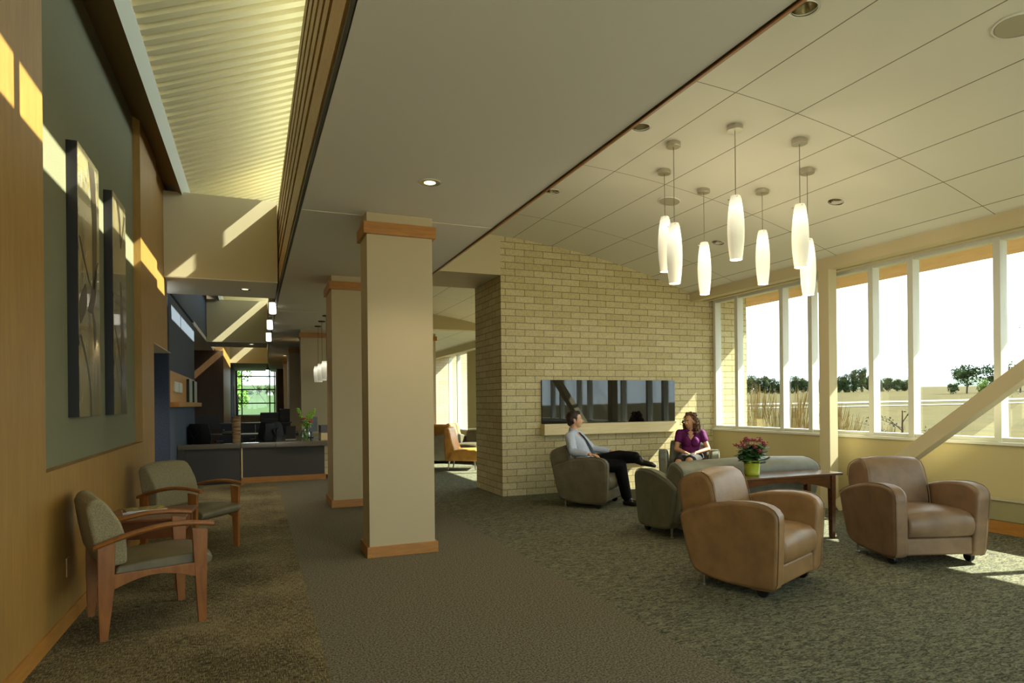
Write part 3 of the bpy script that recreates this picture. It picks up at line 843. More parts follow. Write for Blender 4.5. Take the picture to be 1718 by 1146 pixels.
# ------------------------------------------------------------------ people
M_skin = mat('skin', (206,158,122), .5); M_skin2 = mat('skin_tan', (196,146,108), .5)
M_shirt = mat('pale_blue_shirt', (176,184,200), .8, spec=.2); M_pants = mat('black_trousers', (14,14,17), .85, spec=.2)
M_shoe = mat('black_shoe', (12,10,10), .28); M_tie = mat('black_tie', (16,15,20), .5)
M_hairm = mat('dark_brown_hair', (40,26,18), .6); M_hairw = mat('curly_brown_hair', (104,72,42), .55)
M_blouse = mat('purple_blouse', (92,26,84), .75, spec=.2); M_skirt = mat('dark_skirt', (38,32,30), .85)
M_eyew = mat('eye_white', (220,216,208), .3); M_lips = mat('lips', (160,88,76), .5)
for m_ in (M_shirt, M_blouse, M_pants, M_skirt):
    bump(m_, noisen(m_, coords(m_), 16, 2), .5, .02)
def head(b, H, s=1.0, fem=False):
    # H: matrix of head; face towards local -Y, origin at centre of the skull
    e = lambda c, r: b.ell(H @ Vector(Vector(c)*s), [q*s for q in r], H.to_3x3(), 18, 12)
    e((0,.012,.025), (.074,.095,.092)); e((0,-.030,-.030), (.060,.062,.082)); e((0,-.055,-.088), (.030,.028,.024))
    e((0,-.035,-.075), (.046,.045,.040)); e((.030,-.070,-.030), (.022,.018,.022)); e((-.030,-.070,-.030), (.022,.018,.022))
    e((0,-.078,.020), (.046,.016,.012))
    b.cap(H @ Vector((0,-.086*s,.006*s)), .008*s, H @ Vector((0,-.112*s,-.030*s)), .012*s)
    e((.012,-.098,-.034), (.009,.010,.008)); e((-.012,-.098,-.034), (.009,.010,.008))
    e((0,-.090,-.058), (.022,.010,.010))
    for q in (-1,1): e((q*.076,.012,-.018), (.010,.020,.032)); e((q*.080,.020,-.004), (.010,.016,.018))
def hand(b, w, d, n, s=1.0, curl=.6, side=1):
    # w wrist, d finger direction, n palm normal (down side); five fingers
    w = Vector(w); d = Vector(d).normalized(); n = Vector(n); n = (n-d*n.dot(d)).normalized(); k = d.cross(n).normalized()*side
    pc = w+d*.045*s
    for q in (-.03,-.01,.01,.03): b.cap(w+k*q*.6*s, .013*s, w+d*.085*s+k*q*s, .0105*s, 10)
    for i, (q, L) in enumerate(((-.030,.062),(-.010,.074),(.010,.070),(.030,.054))):
        p = w+d*.085*s+k*q*1.08*s; dd = d.copy(); r = .0092*s
        for j in range(3):
            a = curl*(.35+.35*j); dd2 = (d*math.cos(a)+n*math.sin(a)+k*q*1.5).normalized()
            p2 = p+dd2*L*s*(.45,.32,.25)[j]; b.cap(p, r, p2, r*.93, 10); p = p2; r *= .93
    t0 = w+d*.025*s-k*.028*s
    t1 = t0+(d*.6-k*.7+n*.25).normalized()*.04*s; t2 = t1+(d*.9-k*.25+n*.35).normalized()*.034*s
    b.cap(t0,.013*s,t1,.011*s,10); b.cap(t1,.0105*s,t2,.009*s,10)
def chain(b, pts, rs):
    for a, c, r0, r1 in zip(pts[:-1], pts[1:], rs[:-1], rs[1:]): b.cap(a, r0, c, r1, 16)
def hm(c, yaw, pitch=0, roll=0):
    return Matrix.Translation(Vector(c)) @ Euler((pitch, roll, yaw), 'XYZ').to_matrix().to_4x4()

def man():
    t = thing('person', 'man in pale blue shirt and dark tie sitting with crossed legs in a taupe armchair', 'person', (4.227,7.75,0), math.radians(41.7))
    hip = Vector((0,.02,.52)); 
    shR, shL = Vector((-.185,.20,.925)), Vector((.185,.20,.925))
    elR, elL = Vector((-.335,.10,.735)), Vector((.335,.06,.735))
    wrR, wrL = Vector((-.36,-.135,.712)), Vector((.355,-.20,.705))
    kR, aR = Vector((-.03,-.47,.535)), Vector((.03,-.555,.10))
    hR, hL = Vector((-.09,.0,.535)), Vector((.09,.0,.54))
    kL, aL = Vector((.05,-.42,.665)), Vector((.0,-.72,.640))
    b = B()
    hd = Vector((0,.185,1.155)); H = hm(hd, math.radians(26), math.radians(-2))
    head(b, H)
    b.cap((0,.225,.94), .056, (0,.20,1.09), .052)
    chain(b, [Vector((0,.03,.56)), Vector((0,.10,.72)), Vector((0,.19,.90))], [.11,.10,.10])
    chain(b, [shR, elR, wrR], [.042,.034,.024]); chain(b, [shL, elL, wrL], [.042,.034,.024])
    chain(b, [Vector((0,.2,.93)), shR], [.06,.045]); chain(b, [Vector((0,.2,.93)), shL], [.06,.045])
    chain(b, [hR, kR, aR], [.06,.045,.034]); chain(b, [hL, kL, aL], [.06,.045,.034])
    hand(b, wrR, (-.05,-1,-.10), (0,-.1,-1), 1.0, .55, 1)
    hand(b, wrL, (.05,-1,-.08), (0,-.1,-1), 1.0, .45, -1)
    b.done('body', M_skin, t, remesh=.0062)
    # shirt
    b = B()
    chain(b, [Vector((0,.0,.56)), Vector((0,.06,.66)), Vector((0,.135,.80)), Vector((0,.185,.88))], [.135,.130,.128,.105])
    for s in (-1,1):
        chain(b, [Vector((s*.05,.02,.56)), Vector((s*.07,.12,.78)), Vector((s*.09,.185,.90))], [.115,.115,.085])
    chain(b, [Vector((0,.205,.945)), shR], [.075,.066]); chain(b, [Vector((0,.205,.945)), shL], [.075,.066])
    chain(b, [shR, elR, wrR+Vector((0,.03,0))], [.066,.055,.040]); chain(b, [shL, elL, wrL+Vector((0,.03,0))], [.066,.055,.040])
    for i in range(5):
        p = shR.lerp(elR, .25+.16*i); b.cap(p+Vector((-.03,.0,.02)), .034, p+Vector((.02,-.035,-.01)), .036)
    chain(b, [Vector((0,.222,.965)), Vector((0,.215,1.005))], [.066,.060])
    b.done('shirt', M_shirt, t, remesh=.008)
    b = B()
    b.loft([[ (Vector((0,.215,1.0+dz))+Vector((math.cos(a)*r, math.sin(a)*r*1.0-.006, -.022*(-math.sin(a)) )) ) for a in [2*PI*k/20 for k in range(20)]] for dz, r in ((-.02,.068),(.028,.062),(.03,.058),(-.01,.060))], caps=False)
    b.done('collar', M_shirt, t, smooth=True)
    # tie down the front of the chest
    pts = [Vector((0,.136,.975)), Vector((0,.072,.92)), Vector((0,.022,.86)), Vector((0,-.045,.76)), Vector((0,-.10,.66)), Vector((.0,-.135,.61))]
    ws = [.024,.024,.032,.042,.048,.004]; rings = []
    for p, w_ in zip(pts, ws):
        rings.append([p+Vector((-w_,0,0)), p+Vector((0,-.016,.006)), p+Vector((w_,0,0)), p+Vector((0,.012,-.006))])
    B().loft(rings).done('tie', M_tie, t, smooth=True)
    # trousers
    b = B()
    b.cap((-.07,.03,.53), .115, (.07,.03,.53), .115); 
    chain(b, [hR, kR, aR+Vector((0,.02,.02))], [.105,.078,.064]); chain(b, [hL, kL, aL+Vector((0,.06,.03))], [.105,.078,.062])
    chain(b, [kR+Vector((0,.02,-.03)), aR+Vector((0,.045,.03))], [.07,.055]); chain(b, [kL+Vector((0,0,-.04)), aL+Vector((0,.07,-.02))], [.06,.045])
    b.done('trousers', M_pants, t, remesh=.008)
    B().tube([Vector((math.cos(2*PI*k/24)*.135, .035+math.sin(2*PI*k/24)*.128, .605-.02*math.sin(2*PI*k/24))) for k in range(25)], .014, 6).done('belt', M_tie, t)
    # shoes
    def shoe(an, d, upv):
        d = Vector(d).normalized(); upv = Vector(upv); upv = (upv-d*upv.dot(d)).normalized(); b = B()
        heel = an-d*.045-upv*.045
        b.cap(heel, .036, heel+d*.10, .042); b.cap(heel+d*.10, .042, heel+d*.22, .034); b.cap(heel+d*.2, .036, heel+d*.255-upv*.008, .024)
        b.cap(an, .044, heel+d*.08, .045)
        b.done('shoe', M_shoe, t, remesh=.007)
    shoe(aR+Vector((0,0,-.012)), (.15,-1,0), (0,0,1)); shoe(aL, (-.05,-1,-.18), (-.15,-.15,1))
    # hair
    b = B(); e = lambda c, r: b.ell(H @ Vector(c), r, H.to_3x3(), 18, 12)
    e((0,.028,.050), (.080,.092,.080)); e((0,.050,.010), (.077,.078,.085)); e((0,-.035,.092), (.055,.045,.030)); e((0,.075,-.04), (.058,.04,.05))
    for s in (-1,1): e((s*.070,-.004,.02), (.012,.024,.035)); e((s*.073,-.008,-.008), (.008,.010,.022))
    b.done('hair', M_hairm, t, remesh=.007)
    for s in (-1,1):
        B().ell(H @ Vector((s*.029,-.083,-.002)), (.011,.008,.007), H.to_3x3(), 10, 8).done('eye', M_eyew, t, smooth=True)
        B().ell(H @ Vector((s*.029,-.090,-.002)), (.005,.003,.005), H.to_3x3(), 8, 6).done('iris', mat('iris', (40,28,20), .2), t, smooth=True)
        B().cap(H @ Vector((s*.014,-.094,.018)), .004, H @ Vector((s*.044,-.082,.020)), .003, 8).done('eyebrow', M_hairm, t, smooth=True)
    B().cap(H @ Vector((-.018,-.097,-.060)), .0045, H @ Vector((.018,-.097,-.060)), .0045, 8).done('mouth', M_lips, t, smooth=True)
man()

def woman():
    t = thing('person', 'woman with curly brown hair and purple blouse seated in the corner armchair', 'person', (6.15,8.02,0), math.radians(-34))
    shR, shL = Vector((-.165,.06,.905)), Vector((.165,.06,.905))
    elR, elL = Vector((-.215,.0,.665)), Vector((.25,-.03,.665))
    wrR, wrL = Vector((-.045,-.20,.595)), Vector((.06,-.19,.62))
    kR, aR = Vector((-.20,-.40,.49)), Vector((-.24,-.42,.09)); kL, aL = Vector((-.05,-.43,.52)), Vector((-.14,-.50,.09))
    hR, hL = Vector((-.09,.02,.53)), Vector((.09,.02,.53))
    hd = Vector((-.01,.035,1.09)); H = hm(hd, math.radians(-40), math.radians(3))
    b = B(); head(b, H, .95, True)
    b.cap((0,.07,.90), .048, (-.005,.055,1.03), .044)
    chain(b, [Vector((0,.05,.54)), Vector((0,.06,.70)), Vector((0,.065,.88))], [.10,.085,.085])
    chain(b, [Vector((0,.065,.91)), shR], [.05,.04]); chain(b, [Vector((0,.065,.91)), shL], [.05,.04])
    chain(b, [shR, elR, wrR], [.042,.036,.023]); chain(b, [shL, elL, wrL], [.042,.036,.023])
    chain(b, [hR, kR, kR.lerp(aR,.35), aR], [.08,.056,.052,.032]); chain(b, [hL, kL, kL.lerp(aL,.35), aL], [.08,.056,.052,.032])
    for a in (aR, aL): b.cap(a-Vector((0,-.02,.03)), .028, a+Vector((0,-.13,-.055)), .024)
    hand(b, wrR, (.8,-.35,.0), (.1,.2,-1), .9, .9, 1); hand(b, wrL, (-.7,-.35,-.25), (0,-.3,-1), .9, .7, -1)
    b.done('body', M_skin2, t, remesh=.006)
    b = B()
    for s in (-1,1):
        chain(b, [Vector((s*.055,.03,.56)), Vector((s*.045,.045,.68)), Vector((s*.065,.055,.80)), Vector((s*.075,.065,.88))], [.095,.082,.09,.075])
        b.cap((s*.062,-.03,.785), .062, (s*.055,-.02,.76), .062)
        sh, el = (shR, elR) if s < 0 else (shL, elL)
        chain(b, [Vector((0,.065,.915)), sh], [.062,.056]); chain(b, [sh, sh.lerp(el,.42)], [.060,.058])
    b.cap((0,.03,.58), .105, (0,.03,.62), .10)
    b.done('blouse', M_blouse, t, remesh=.0075)
    b = B()
    for s in (-1,1):
        b.loft([[Vector((s*.012,-.010,.875)), Vector((s*.07,.0,.955)), Vector((s*.075,.035,.965)), Vector((s*.05,-.035,.90))], [Vector((s*.014,-.016,.875)), Vector((s*.075,-.006,.955)), Vector((s*.08,.033,.975)), Vector((s*.055,-.043,.90))]])
    b.done('collar', M_blouse, t)
    b = B(); b.cap((-.07,.05,.53), .125, (.07,.05,.53), .125)
    chain(b, [hR, hR.lerp(kR,.86)], [.105,.085]); chain(b, [hL, hL.lerp(kL,.86)], [.105,.085]); b.cap((-.02,.0,.53), .10, (-.11,-.30,.51), .085)
    b.done('skirt', M_skirt, t, remesh=.008)
    for a in (aR, aL):
        b = B(); b.cap(a-Vector((0,-.03,.055)), .03, a+Vector((0,-.13,-.062)), .026); b.done('shoe', M_shoe, t, remesh=.007)
    b = B(); rr = random.Random(12)
    b.ell(H @ Vector((0,.030,.045)), (.082,.088,.082), H.to_3x3(), 18, 12)
    b.ell(H @ Vector((0,.055,-.08)), (.085,.045,.10), H.to_3x3(), 18, 12)
    Hr = H.to_3x3()
    for i in range(330):
        a = rr.uniform(0, 2*PI); z = rr.uniform(-.19,.115)
        if z < .085 and abs(((a-1.5*PI+PI) % (2*PI))-PI) < 1.2: continue
        rad = .092+(.026 if z < 0 else 0)+rr.uniform(-.008,.012); zz = math.sqrt(max(0,1-(max(0,z-.01)/.125)**2))
        p = Vector((math.cos(a)*rad*zz, .025+math.sin(a)*rad*zz, z+.01))
        q = H @ p; ax = Vector((rr.uniform(-1,1),rr.uniform(-1,1),rr.uniform(-.4,1))).normalized()*.018
        b.cap(q-ax, .011, q+ax, .010, 8)
    b.done('hair', M_hairw, t, remesh=.005)
    for s in (-1,1):
        B().ell(H @ Vector((s*.026,-.074,-.002)), (.010,.008,.005), Hr, 10, 8).done('eye', M_eyew, t, smooth=True)
        B().ell(H @ Vector((s*.026,-.081,-.002)), (.005,.003,.005), Hr, 8, 6).done('iris', mat('iris', (40,28,20), .2), t, smooth=True)
        B().cap(H @ Vector((s*.014,-.089,.017)), .003, H @ Vector((s*.042,-.078,.019)), .002, 8).done('eyebrow', M_hairm, t, smooth=True)
    B().cap(H @ Vector((-.016,-.092,-.057)), .0045, H @ Vector((.016,-.092,-.057)), .0045, 8).done('mouth', M_lips, t, smooth=True)
    B().tube([wrL+Vector((math.cos(2*PI*k/12)*.027, .01, math.sin(2*PI*k/12)*.027)) for k in range(13)], .005, 6).done('bracelet', M_chrome, t, smooth=True)
woman()
# ------------------------------------------------------------------ ground outside
def gz(x, y):
    d = math.hypot(x, y); z = -.3+.021*max(0, d-90)
    if y > 45 and x < .35*y: z += .020*(y-45)*min(1, (.35*y-x)/10)*(0 if y < 45 else 1)
    return z
b = B()
gx = [-80,-50,-30,-15,-8,-3.6,7.5,10,14,20,30,45,60,80,100,130,160,200,250,320,400,500]
gy = [-120,-80,-40,-20,-3.1,0,10,20,30,37,45,55,65,80,100,125,150,175,200,240,300,380]
vg = {}
for i, x in enumerate(gx):
    for j, y in enumerate(gy): vg[i,j] = b.bm.verts.new((x, y, gz(x, y)))
for i in range(len(gx)-1):
    for j in range(len(gy)-1):
        if -3.7 < gx[i] < 7.4 and -3.2 < gy[j] < 36.9: continue
        b.bm.faces.new((vg[i,j], vg[i+1,j], vg[i+1,j+1], vg[i,j+1]))
mg_ = mat('dry_meadow', (150,130,84), .95, spec=.1)
t_, n_, l_, bb_ = nt(mg_)
tc_ = n_.new('ShaderNodeTexCoord'); sp_ = n_.new('ShaderNodeSeparateXYZ'); l_.new(tc_.outputs['Object'], sp_.inputs[0])
f_ = noisen(mg_, tc_.outputs['Object'], .35, 6, .7)
f2_ = noisen(mg_, coords(mg_, (1,1,1)), 6, 4, .8)
cdry = ramp(mg_, math_(mg_, 'ADD', math_(mg_, 'MULTIPLY', f_, .6), math_(mg_, 'MULTIPLY', f2_, .4)), [(.36,(38,38,12)),(.5,(64,55,18)),(.64,(76,64,26))])
cgr = ramp(mg_, f2_, [(.3,(38,56,28)),(.7,(56,76,38))])
gm_ = math_(mg_, 'GREATER_THAN', math_(mg_, 'SUBTRACT', math_(mg_, 'MULTIPLY', sp_.outputs[1], .16), sp_.outputs[0]), 0)
gm_ = math_(mg_, 'MULTIPLY', gm_, math_(mg_, 'GREATER_THAN', sp_.outputs[1], 36))
setcol(mg_, mixc(mg_, gm_, cdry, cgr))
struct('ground', b, mg_, 'dry golden meadow outside the windows and green field beyond the corridor')
# gravel roads
mr = mat('gravel_road', (112,108,96), .9)
for D0, D1 in ((99,103),(117,127)):
    rings = []
    for s in range(30, 125, 5):
        r_ = []
        for D in (D0, D1):
            p = fw*D+rt*s; r_.append((p.x, p.y, gz(p.x,p.y)+.08))
        rings.append(r_)
    struct('road', B().loft(rings, closed=False), mr, 'pale gravel road crossing the meadow')
def hill():
    b = B(); rings = []
    for s in range(480, 900, 20):
        p0 = fw*900+rt*s; p1 = fw*1100+rt*s
        h = 22+6*math.sin(s*.012)+3*math.sin(s*.05)
        rings.append([(p0.x,p0.y,8),(p0.x*1.03,p0.y*1.03,8+h*.8),(p1.x,p1.y,8+h),(p1.x*1.05,p1.y*1.05,8)])
    b.loft(rings, closed=False)
    struct('hills', b, mat('far_hill', (96,108,96), .95), 'distant wooded ridge', smooth=True)
hill()
M_lf1 = mat('tree_leaves', (50,62,34), .8, spec=.1); M_lf2 = mat('tree_leaves_light', (84,100,44), .8, spec=.1); M_lf3 = mat('tree_leaves_green', (92,128,56), .8, spec=.1)
M_bark = mat('bark', (70,56,42), .9)
def leafcloud(b, c, r, n, s, rr):
    c = Vector(c)
    for _ in range(n):
        while True:
            v = Vector((rr.uniform(-1,1), rr.uniform(-1,1), rr.uniform(-1,1)))
            if .25 < v.length < 1: break
        p = c+Vector((v.x*r[0], v.y*r[1], v.z*r[2]))
        a = Vector((rr.uniform(-1,1), rr.uniform(-1,1), rr.uniform(-1,1))).normalized(); d = a.orthogonal().normalized(); e = a.cross(d)
        q = s*rr.uniform(.6,1.3)
        vs_ = [b.bm.verts.new(p+d*q), b.bm.verts.new(p+e*q*.7), b.bm.verts.new(p-d*q), b.bm.verts.new(p-e*q*.7)]
        b.bm.faces.new(vs_)
def tree(label, x, y, h, wd, m, seed, group=None, n=260, name='tree', open_=.25):
    rr = random.Random(seed); z = gz(x, y)
    t = thing(name, label, 'tree', (x,y,z), 0, group)
    b = B(); b.tube([(0,0,-.2),(wd*.02,0,h*.35),(wd*.05,0,h*.7)], [h*.03,h*.022,h*.01], 8)
    for k in range(4):
        a = rr.uniform(0,6.28); b.tube([(0,0,h*(.2+.1*k)),(math.cos(a)*wd*.3, math.sin(a)*wd*.3, h*(.45+.1*k))], [h*.014,h*.005], 6)
    b.done('trunk', M_bark, t)
    b = B(); q = (wd*.035+.02*h)*(.62 if n > 600 else 1)
    leafcloud(b, (0,0,h*(open_+(1-open_)/2)), (wd*.34, wd*.34, h*(1-open_)*.48), n//2, q, rr)
    for k in range(9):
        a = rr.uniform(0,6.28); f = rr.uniform(.12,.34)*wd; zz = h*rr.uniform(open_+.08,.9)
        leafcloud(b, (math.cos(a)*f, math.sin(a)*f, zz), (wd*.19, wd*.19, h*.13), n//12, q*.8, rr)
    if open_ < .2 and name == 'tree':
        for k in range(7):
            a = rr.uniform(0,6.28); f = rr.uniform(0,.24)*wd
            b.ell((math.cos(a)*f, math.sin(a)*f, h*rr.uniform(.2,.72)), (wd*.15, wd*.15, h*.15), seg=8, rings=6)
    else:
        for k in range(5):
            a = rr.uniform(0,6.28); f = rr.uniform(.05,.26)*wd
            b.ell((math.cos(a)*f, math.sin(a)*f, h*rr.uniform(.45,.8)), (wd*.12, wd*.12, h*.10), seg=8, rings=6)
    b.done('crown', m, t)
    return t
LINE = [(198.2,222.2,7.85),(201.1,221,8.6),(204,219.9,7.3),(207.2,218.6,8.1),(210.3,217.3,6.8),(213.7,216,5.8),(216.7,214.8,6.8),(220.1,213.4,7.9),(223,212.3,6.8),(226.4,210.9,5.8),(229.3,209.7,6.3),(237.1,206.6,6.3),(240,205.5,7.9),(243.4,204.1,9.5),(246.8,202.7,11.2),(250.2,201.4,7.5),(253.6,200,5.6),(257.5,198.4,5.8),(261.3,196.9,5.3),(264.3,195.7,4.8)]
for i, (x, y, h) in enumerate(LINE):
    t = tree('dark green tree of the distant tree line across the meadow', x, y, h*1.04, 6.0, M_lf1, 100+i, 'trees of the distant tree line', n=2400, open_=.0)
tree('large dark oak with an open crown standing alone beyond the road', 196.5,125.9,8.8,11, M_lf1, 31, n=900)
tree('small dark bush at the left foot of the large oak', 192.8,127.4,3.6,4.5, M_lf1, 32, n=250, open_=0)
tree('dark spreading tree half behind the window mullion, right of the large oak', 214.1,129.6,9.2,10, M_lf1, 33, n=700)
tree('tallest dark tree at the right edge of the view outside', 207.7,121.4,9.2,9, M_lf1, 34, n=700)
tree('dark tree cut off by the right edge of the picture', 211.3,120.0,8.2,9, M_lf1, 35, n=600)
tree('small pale green young tree in front of the dark trees', 116.6,71.8,4.3,3, M_lf2, 36, n=260)
tree('big light green tree outside the corridor end window', -2.3,65,6.0,3.8, M_lf3, 37, n=1400, open_=.0)
for i, (x, y, h) in enumerate(((-1.4,172,1.6),(.8,172,2.4),(2.5,171.4,2.8),(3.9,171,1.9))):
    tree('small round tree on the skyline of the green field', x, y, h, 2.4, M_lf1, 50+i, 'trees on the green field skyline', n=160, open_=0)
t = thing('house', 'tiny white house on the skyline of the green field', 'house', (3.2,168,gz(3.2,168)))
B().box(-.6,.6,-.4,.4,0,.6).done('walls', M_frame, t)
B().prism([(-.7,.6),(.7,.6),(0,1.0)], -.5,.5,'y').done('roof', mat('grey_roof', (120,120,118), .8), t)
t = thing('roadside_sign', 'blue grey sign board behind the steel brace outside', 'sign', (172,105,gz(172,105)), math.radians(30))
B().box(-3,3,-.1,.1,1.6,3.6).done('board', mat('sign_blue', (112,128,140), .6), t)
for x in (-2.6,2.4): B().box(x,x+.2,-.1,.1,-.3,1.6).done('post', M_dark, t)
# ornamental grass clumps
M_straw = mat('straw_blades', (112,92,46), .8); M_gblade = mat('green_blades', (84,92,44), .8)
for i, (x, y, h) in enumerate(((9.3,8.9,1.55),(9.7,9.5,1.75),(9.2,9.9,1.8),(10.0,10.2,1.7),(9.6,8.3,1.3),(10.4,9.2,1.5),(9.4,10.6,1.55),(10.3,8.0,1.1))):
    t = thing('grass_clump', 'tall feathery straw coloured ornamental grass close outside the left windows', 'ornamental grass', (x, y, -.3), 0, 'ornamental grasses outside the windows')
    rr = random.Random(200+i); b = B(); g = B(); pl = B()
    for k in range(240):
        a = rr.uniform(0,6.28); ln = h*rr.uniform(.6,1.05)*1.0+.1; lean = rr.uniform(.02,.30)
        p0 = Vector((math.cos(a)*.05, math.sin(a)*.05, 0)); 
        p1 = p0+Vector((math.cos(a)*lean*.35, math.sin(a)*lean*.35, ln*.6)); p2 = p0+Vector((math.cos(a)*lean+.05, math.sin(a)*lean, ln))
        s = Vector((-math.sin(a), math.cos(a), 0))*.0022
        tgt = b if k % 3 else g
        tgt.poly([p0-s,p0+s,p1+s,p1-s]); tgt.poly([p1-s,p1+s,p2])
        if k % 3 == 1: pl.tube([p1.lerp(p2,.45), p1.lerp(p2,.8), p2+Vector((0,0,.05))], [.003,.007,.002], 5)
    tag(b.done('straw', M_straw, t), kind='stuff'); g.done('green_base', M_gblade, t); tag(pl.done('plumes', M_straw, t), kind='stuff')
# young trees near the glass
def young(label, x, y, base, brs, seed, m):
    rr = random.Random(seed)
    t = thing('young_tree', label, 'tree', (x, y, -.3))
    b = B(); lf = B()
    b.tube([(0,0,-.1),(.02,.02,base*.5),(0,0,base)], [.03,.022,.01], 8)
    for (z0, dx, dy, dz) in brs:
        p0 = Vector((0,0,z0)); p1 = p0+Vector((dx,dy,dz)); mid = p0.lerp(p1,.5)+Vector((0,0,.05))
        b.tube([p0, mid, p1], [.010,.006,.002], 5)
        for k in range(26):
            u = rr.uniform(.25,1.02); q = (p0.lerp(mid,u*2) if u < .5 else mid.lerp(p1,u*2-1))+Vector((rr.uniform(-.07,.07), rr.uniform(-.07,.07), rr.uniform(-.07,.07)))
            leafcloud(lf, q, (.02,.02,.02), 1, .017, rr)
    b.done('branches', M_bark, t); tag(lf.done('leaves', m, t), kind='stuff')
young('young tree with low leafy sprays outside the window right of the steel post', 10.2, 7.6, 1.5, [(.9,-.3,.9,.15),(1.0,-.2,-.6,.2),(1.2,.1,.8,.15),(1.1,-.4,.5,-.05),(1.3,-.2,-.4,.25),(.95,.2,.3,.1),(1.15,-.3,.2,.25),(.85,-.2,-.8,.0),(1.0,.1,1.1,.3),(.9,-.3,.1,-.1)], 61, M_lf1)
young('thin young tree with sparse yellow green leaves outside at the right edge', 11.6, 5.6, 3.6, [(2.2,-.5,.9,.6),(2.4,.1,1.0,.9),(2.7,-.4,.8,.5),(1.9,-.2,1.1,.35),(3.0,0,.7,.5),(2.0,.2,-.9,.4),(1.7,-.4,1.2,.1),(3.2,.1,-.5,.4)], 62, M_lf2)
t = thing('garden_bench', 'dark slatted bench outside behind the ornamental grass', 'bench', (10.4,11.4,-.3), math.radians(20))
for k in range(5): B().box(-.8,.8,.2,.23,.55+k*.11,.62+k*.11).done('back_slat', M_dark, t)
for k in range(4): B().box(-.8,.8,-.25+k*.11,-.17+k*.11,.45,.47).done('seat_slat', M_dark, t)
for x in (-.75,.71): B().box(x,x+.04,-.25,.23,0,.45).done('leg', M_dark, t)

# ------------------------------------------------------------------ reception desk
M_gran = mat('speckled_granite', (104,96,84), .16, coat=.3)
f_ = noisen(M_gran, coords(M_gran), 160, 3, .8); setcol(M_gran, ramp(M_gran, f_, [(.35,(74,68,60)),(.65,(132,122,106))]))
M_lam = mat('charcoal_laminate', (66,64,62), .6)
t = thing('reception_desk', 'charcoal reception desk front with wood base, right of the pale divider strip', 'desk', (-.26,12.4,0))
B().box(0,1.44,.03,.08,.10,.63).done('front_panel', M_lam, t)
B().box(0,1.46,.0,.07,.0,.10).done('base_trim', M_trim, t, bevel=.003)
B().box(.0,.022,.02,.09,.1,.63).done('divider_strip', M_maple, t)
B().box(1.44,1.75,.1,.6,.08,.63).done('drawer_unit', M_maple, t)
for z in (.21,.34,.47): B().box(1.44,1.75,.095,.10,z,z+.006).done('drawer_gap', M_dark, t)
o = B().box(0,.66,0,.14,.632,.722).done('worktop', M_gran, t, bevel=.004)
B().box(.58,1.95,-.06,3.1,.632,.728).done('worktop', M_gran, t, bevel=.004)
t = thing('reception_counter', 'lower charcoal counter section with granite cap against the blue wall', 'counter', (-1.27,12.38,0))
B().box(.0,.99,.03,.08,.06,.632).done('front_panel', M_lam, t)
B().box(-.0,.10,-.0,.12,.0,.632).done('end_panel', M_lam, t)
B().box(-.0,.995,0,.14,.634,.72).done('worktop', M_gran, t, bevel=.004)
B().box(.02,.97,.05,.09,0,.06).done('plinth', M_black, t)
# flower vase
t = thing('flower_vase', 'clear glass vase of pink, red and green flowers on the granite desk', 'vase', (.86,12.56,.729))
gv = glassm('vase_glass', (236,246,236), .3)
B().loft([[(math.cos(2*PI*k/24)*r, math.sin(2*PI*k/24)*r, z) for k in range(24)] for r, z in ((.001,.0),(.055,.0),(.075,.03),(.092,.09),(.090,.14),(.065,.19),(.052,.22),(.062,.25),(.060,.25),(.050,.22),(.062,.19),(.086,.14),(.088,.09),(.07,.03),(.05,.006),(.001,.006))], caps=False).done('glass', gv, t, smooth=True)
rr = random.Random(9); bs = B(); bg_ = B()
fl_ = []
for k in range(9):
    a = rr.uniform(0,6.28); h = rr.uniform(.34,.50); d = rr.uniform(.05,.17)
    fl_.append((Vector((math.cos(a)*d, math.sin(a)*d*.7, h))))
for k in range(7):
    a = k*.9+.3; h = rr.uniform(.46,.62); d = rr.uniform(.10,.28); p = Vector((math.cos(a)*d, math.sin(a)*d*.6, h))
    bs.tube([(rr.uniform(-.03,.03),0,.02),(0,0,.22),p], .003, 4)
    for q in range(9):
        pp = Vector((0,0,.22)).lerp(p, .55+.06*q)
        for w_ in range(4): bg_.ell(pp+Vector((rr.uniform(-.02,.02), rr.uniform(-.02,.02), rr.uniform(-.01,.01))), (.014,.014,.010), seg=6, rings=4)
for p in fl_: bs.tube([(rr.uniform(-.04,.04),rr.uniform(-.02,.02),.02),(0,0,.22),p], .003, 4)
leafcloud(bg_, (0,0,.30), (.13,.1,.08), 70, .022, rr)
bs.done('stems', mat('flower_stem', (100,150,50), .6), t); bg_.done('green_blooms', mat('lime_bloom', (140,190,60), .6), t)
fc = [mat('magenta_bloom', (190,40,140), .6), mat('red_bloom', (206,50,40), .6), mat('pink_bloom', (222,60,90), .6)]
for i, p in enumerate(fl_):
    b = B(); b.lathe([(.0,-.01),(.02,-.008),(.04,.004),(.036,.010),(.012,.012),(0,.014)], p, 12)
    b.done('bloom', fc[i % 3], t, smooth=True)
# woven floor vase with canes
t = thing('woven_vase', 'tall woven reed cylinder vase with dark canes standing on the counter end', 'vase', (-.34,12.62,.0))
mw = mat('woven_reed', (140,112,78), .8); v_ = coords(mw, (1,1,14)); setcol(mw, ramp(mw, noisen(mw, v_, 6, 3), [(.4,(104,78,50)),(.6,(166,136,98))]))
B().lathe([(0,0),(.07,0),(.068,.6),(.075,1.2),(.069,1.2),(.06,1.1),(0,1.1)], seg=20).done('body', mw, t, smooth=True)
for (x, h) in ((-.03,1.75),(.0,1.72),(.028,1.6)): B().tube([(x,0,1.1),(x*1.2,.01,h)], .008, 6).done('cane', M_black, t)
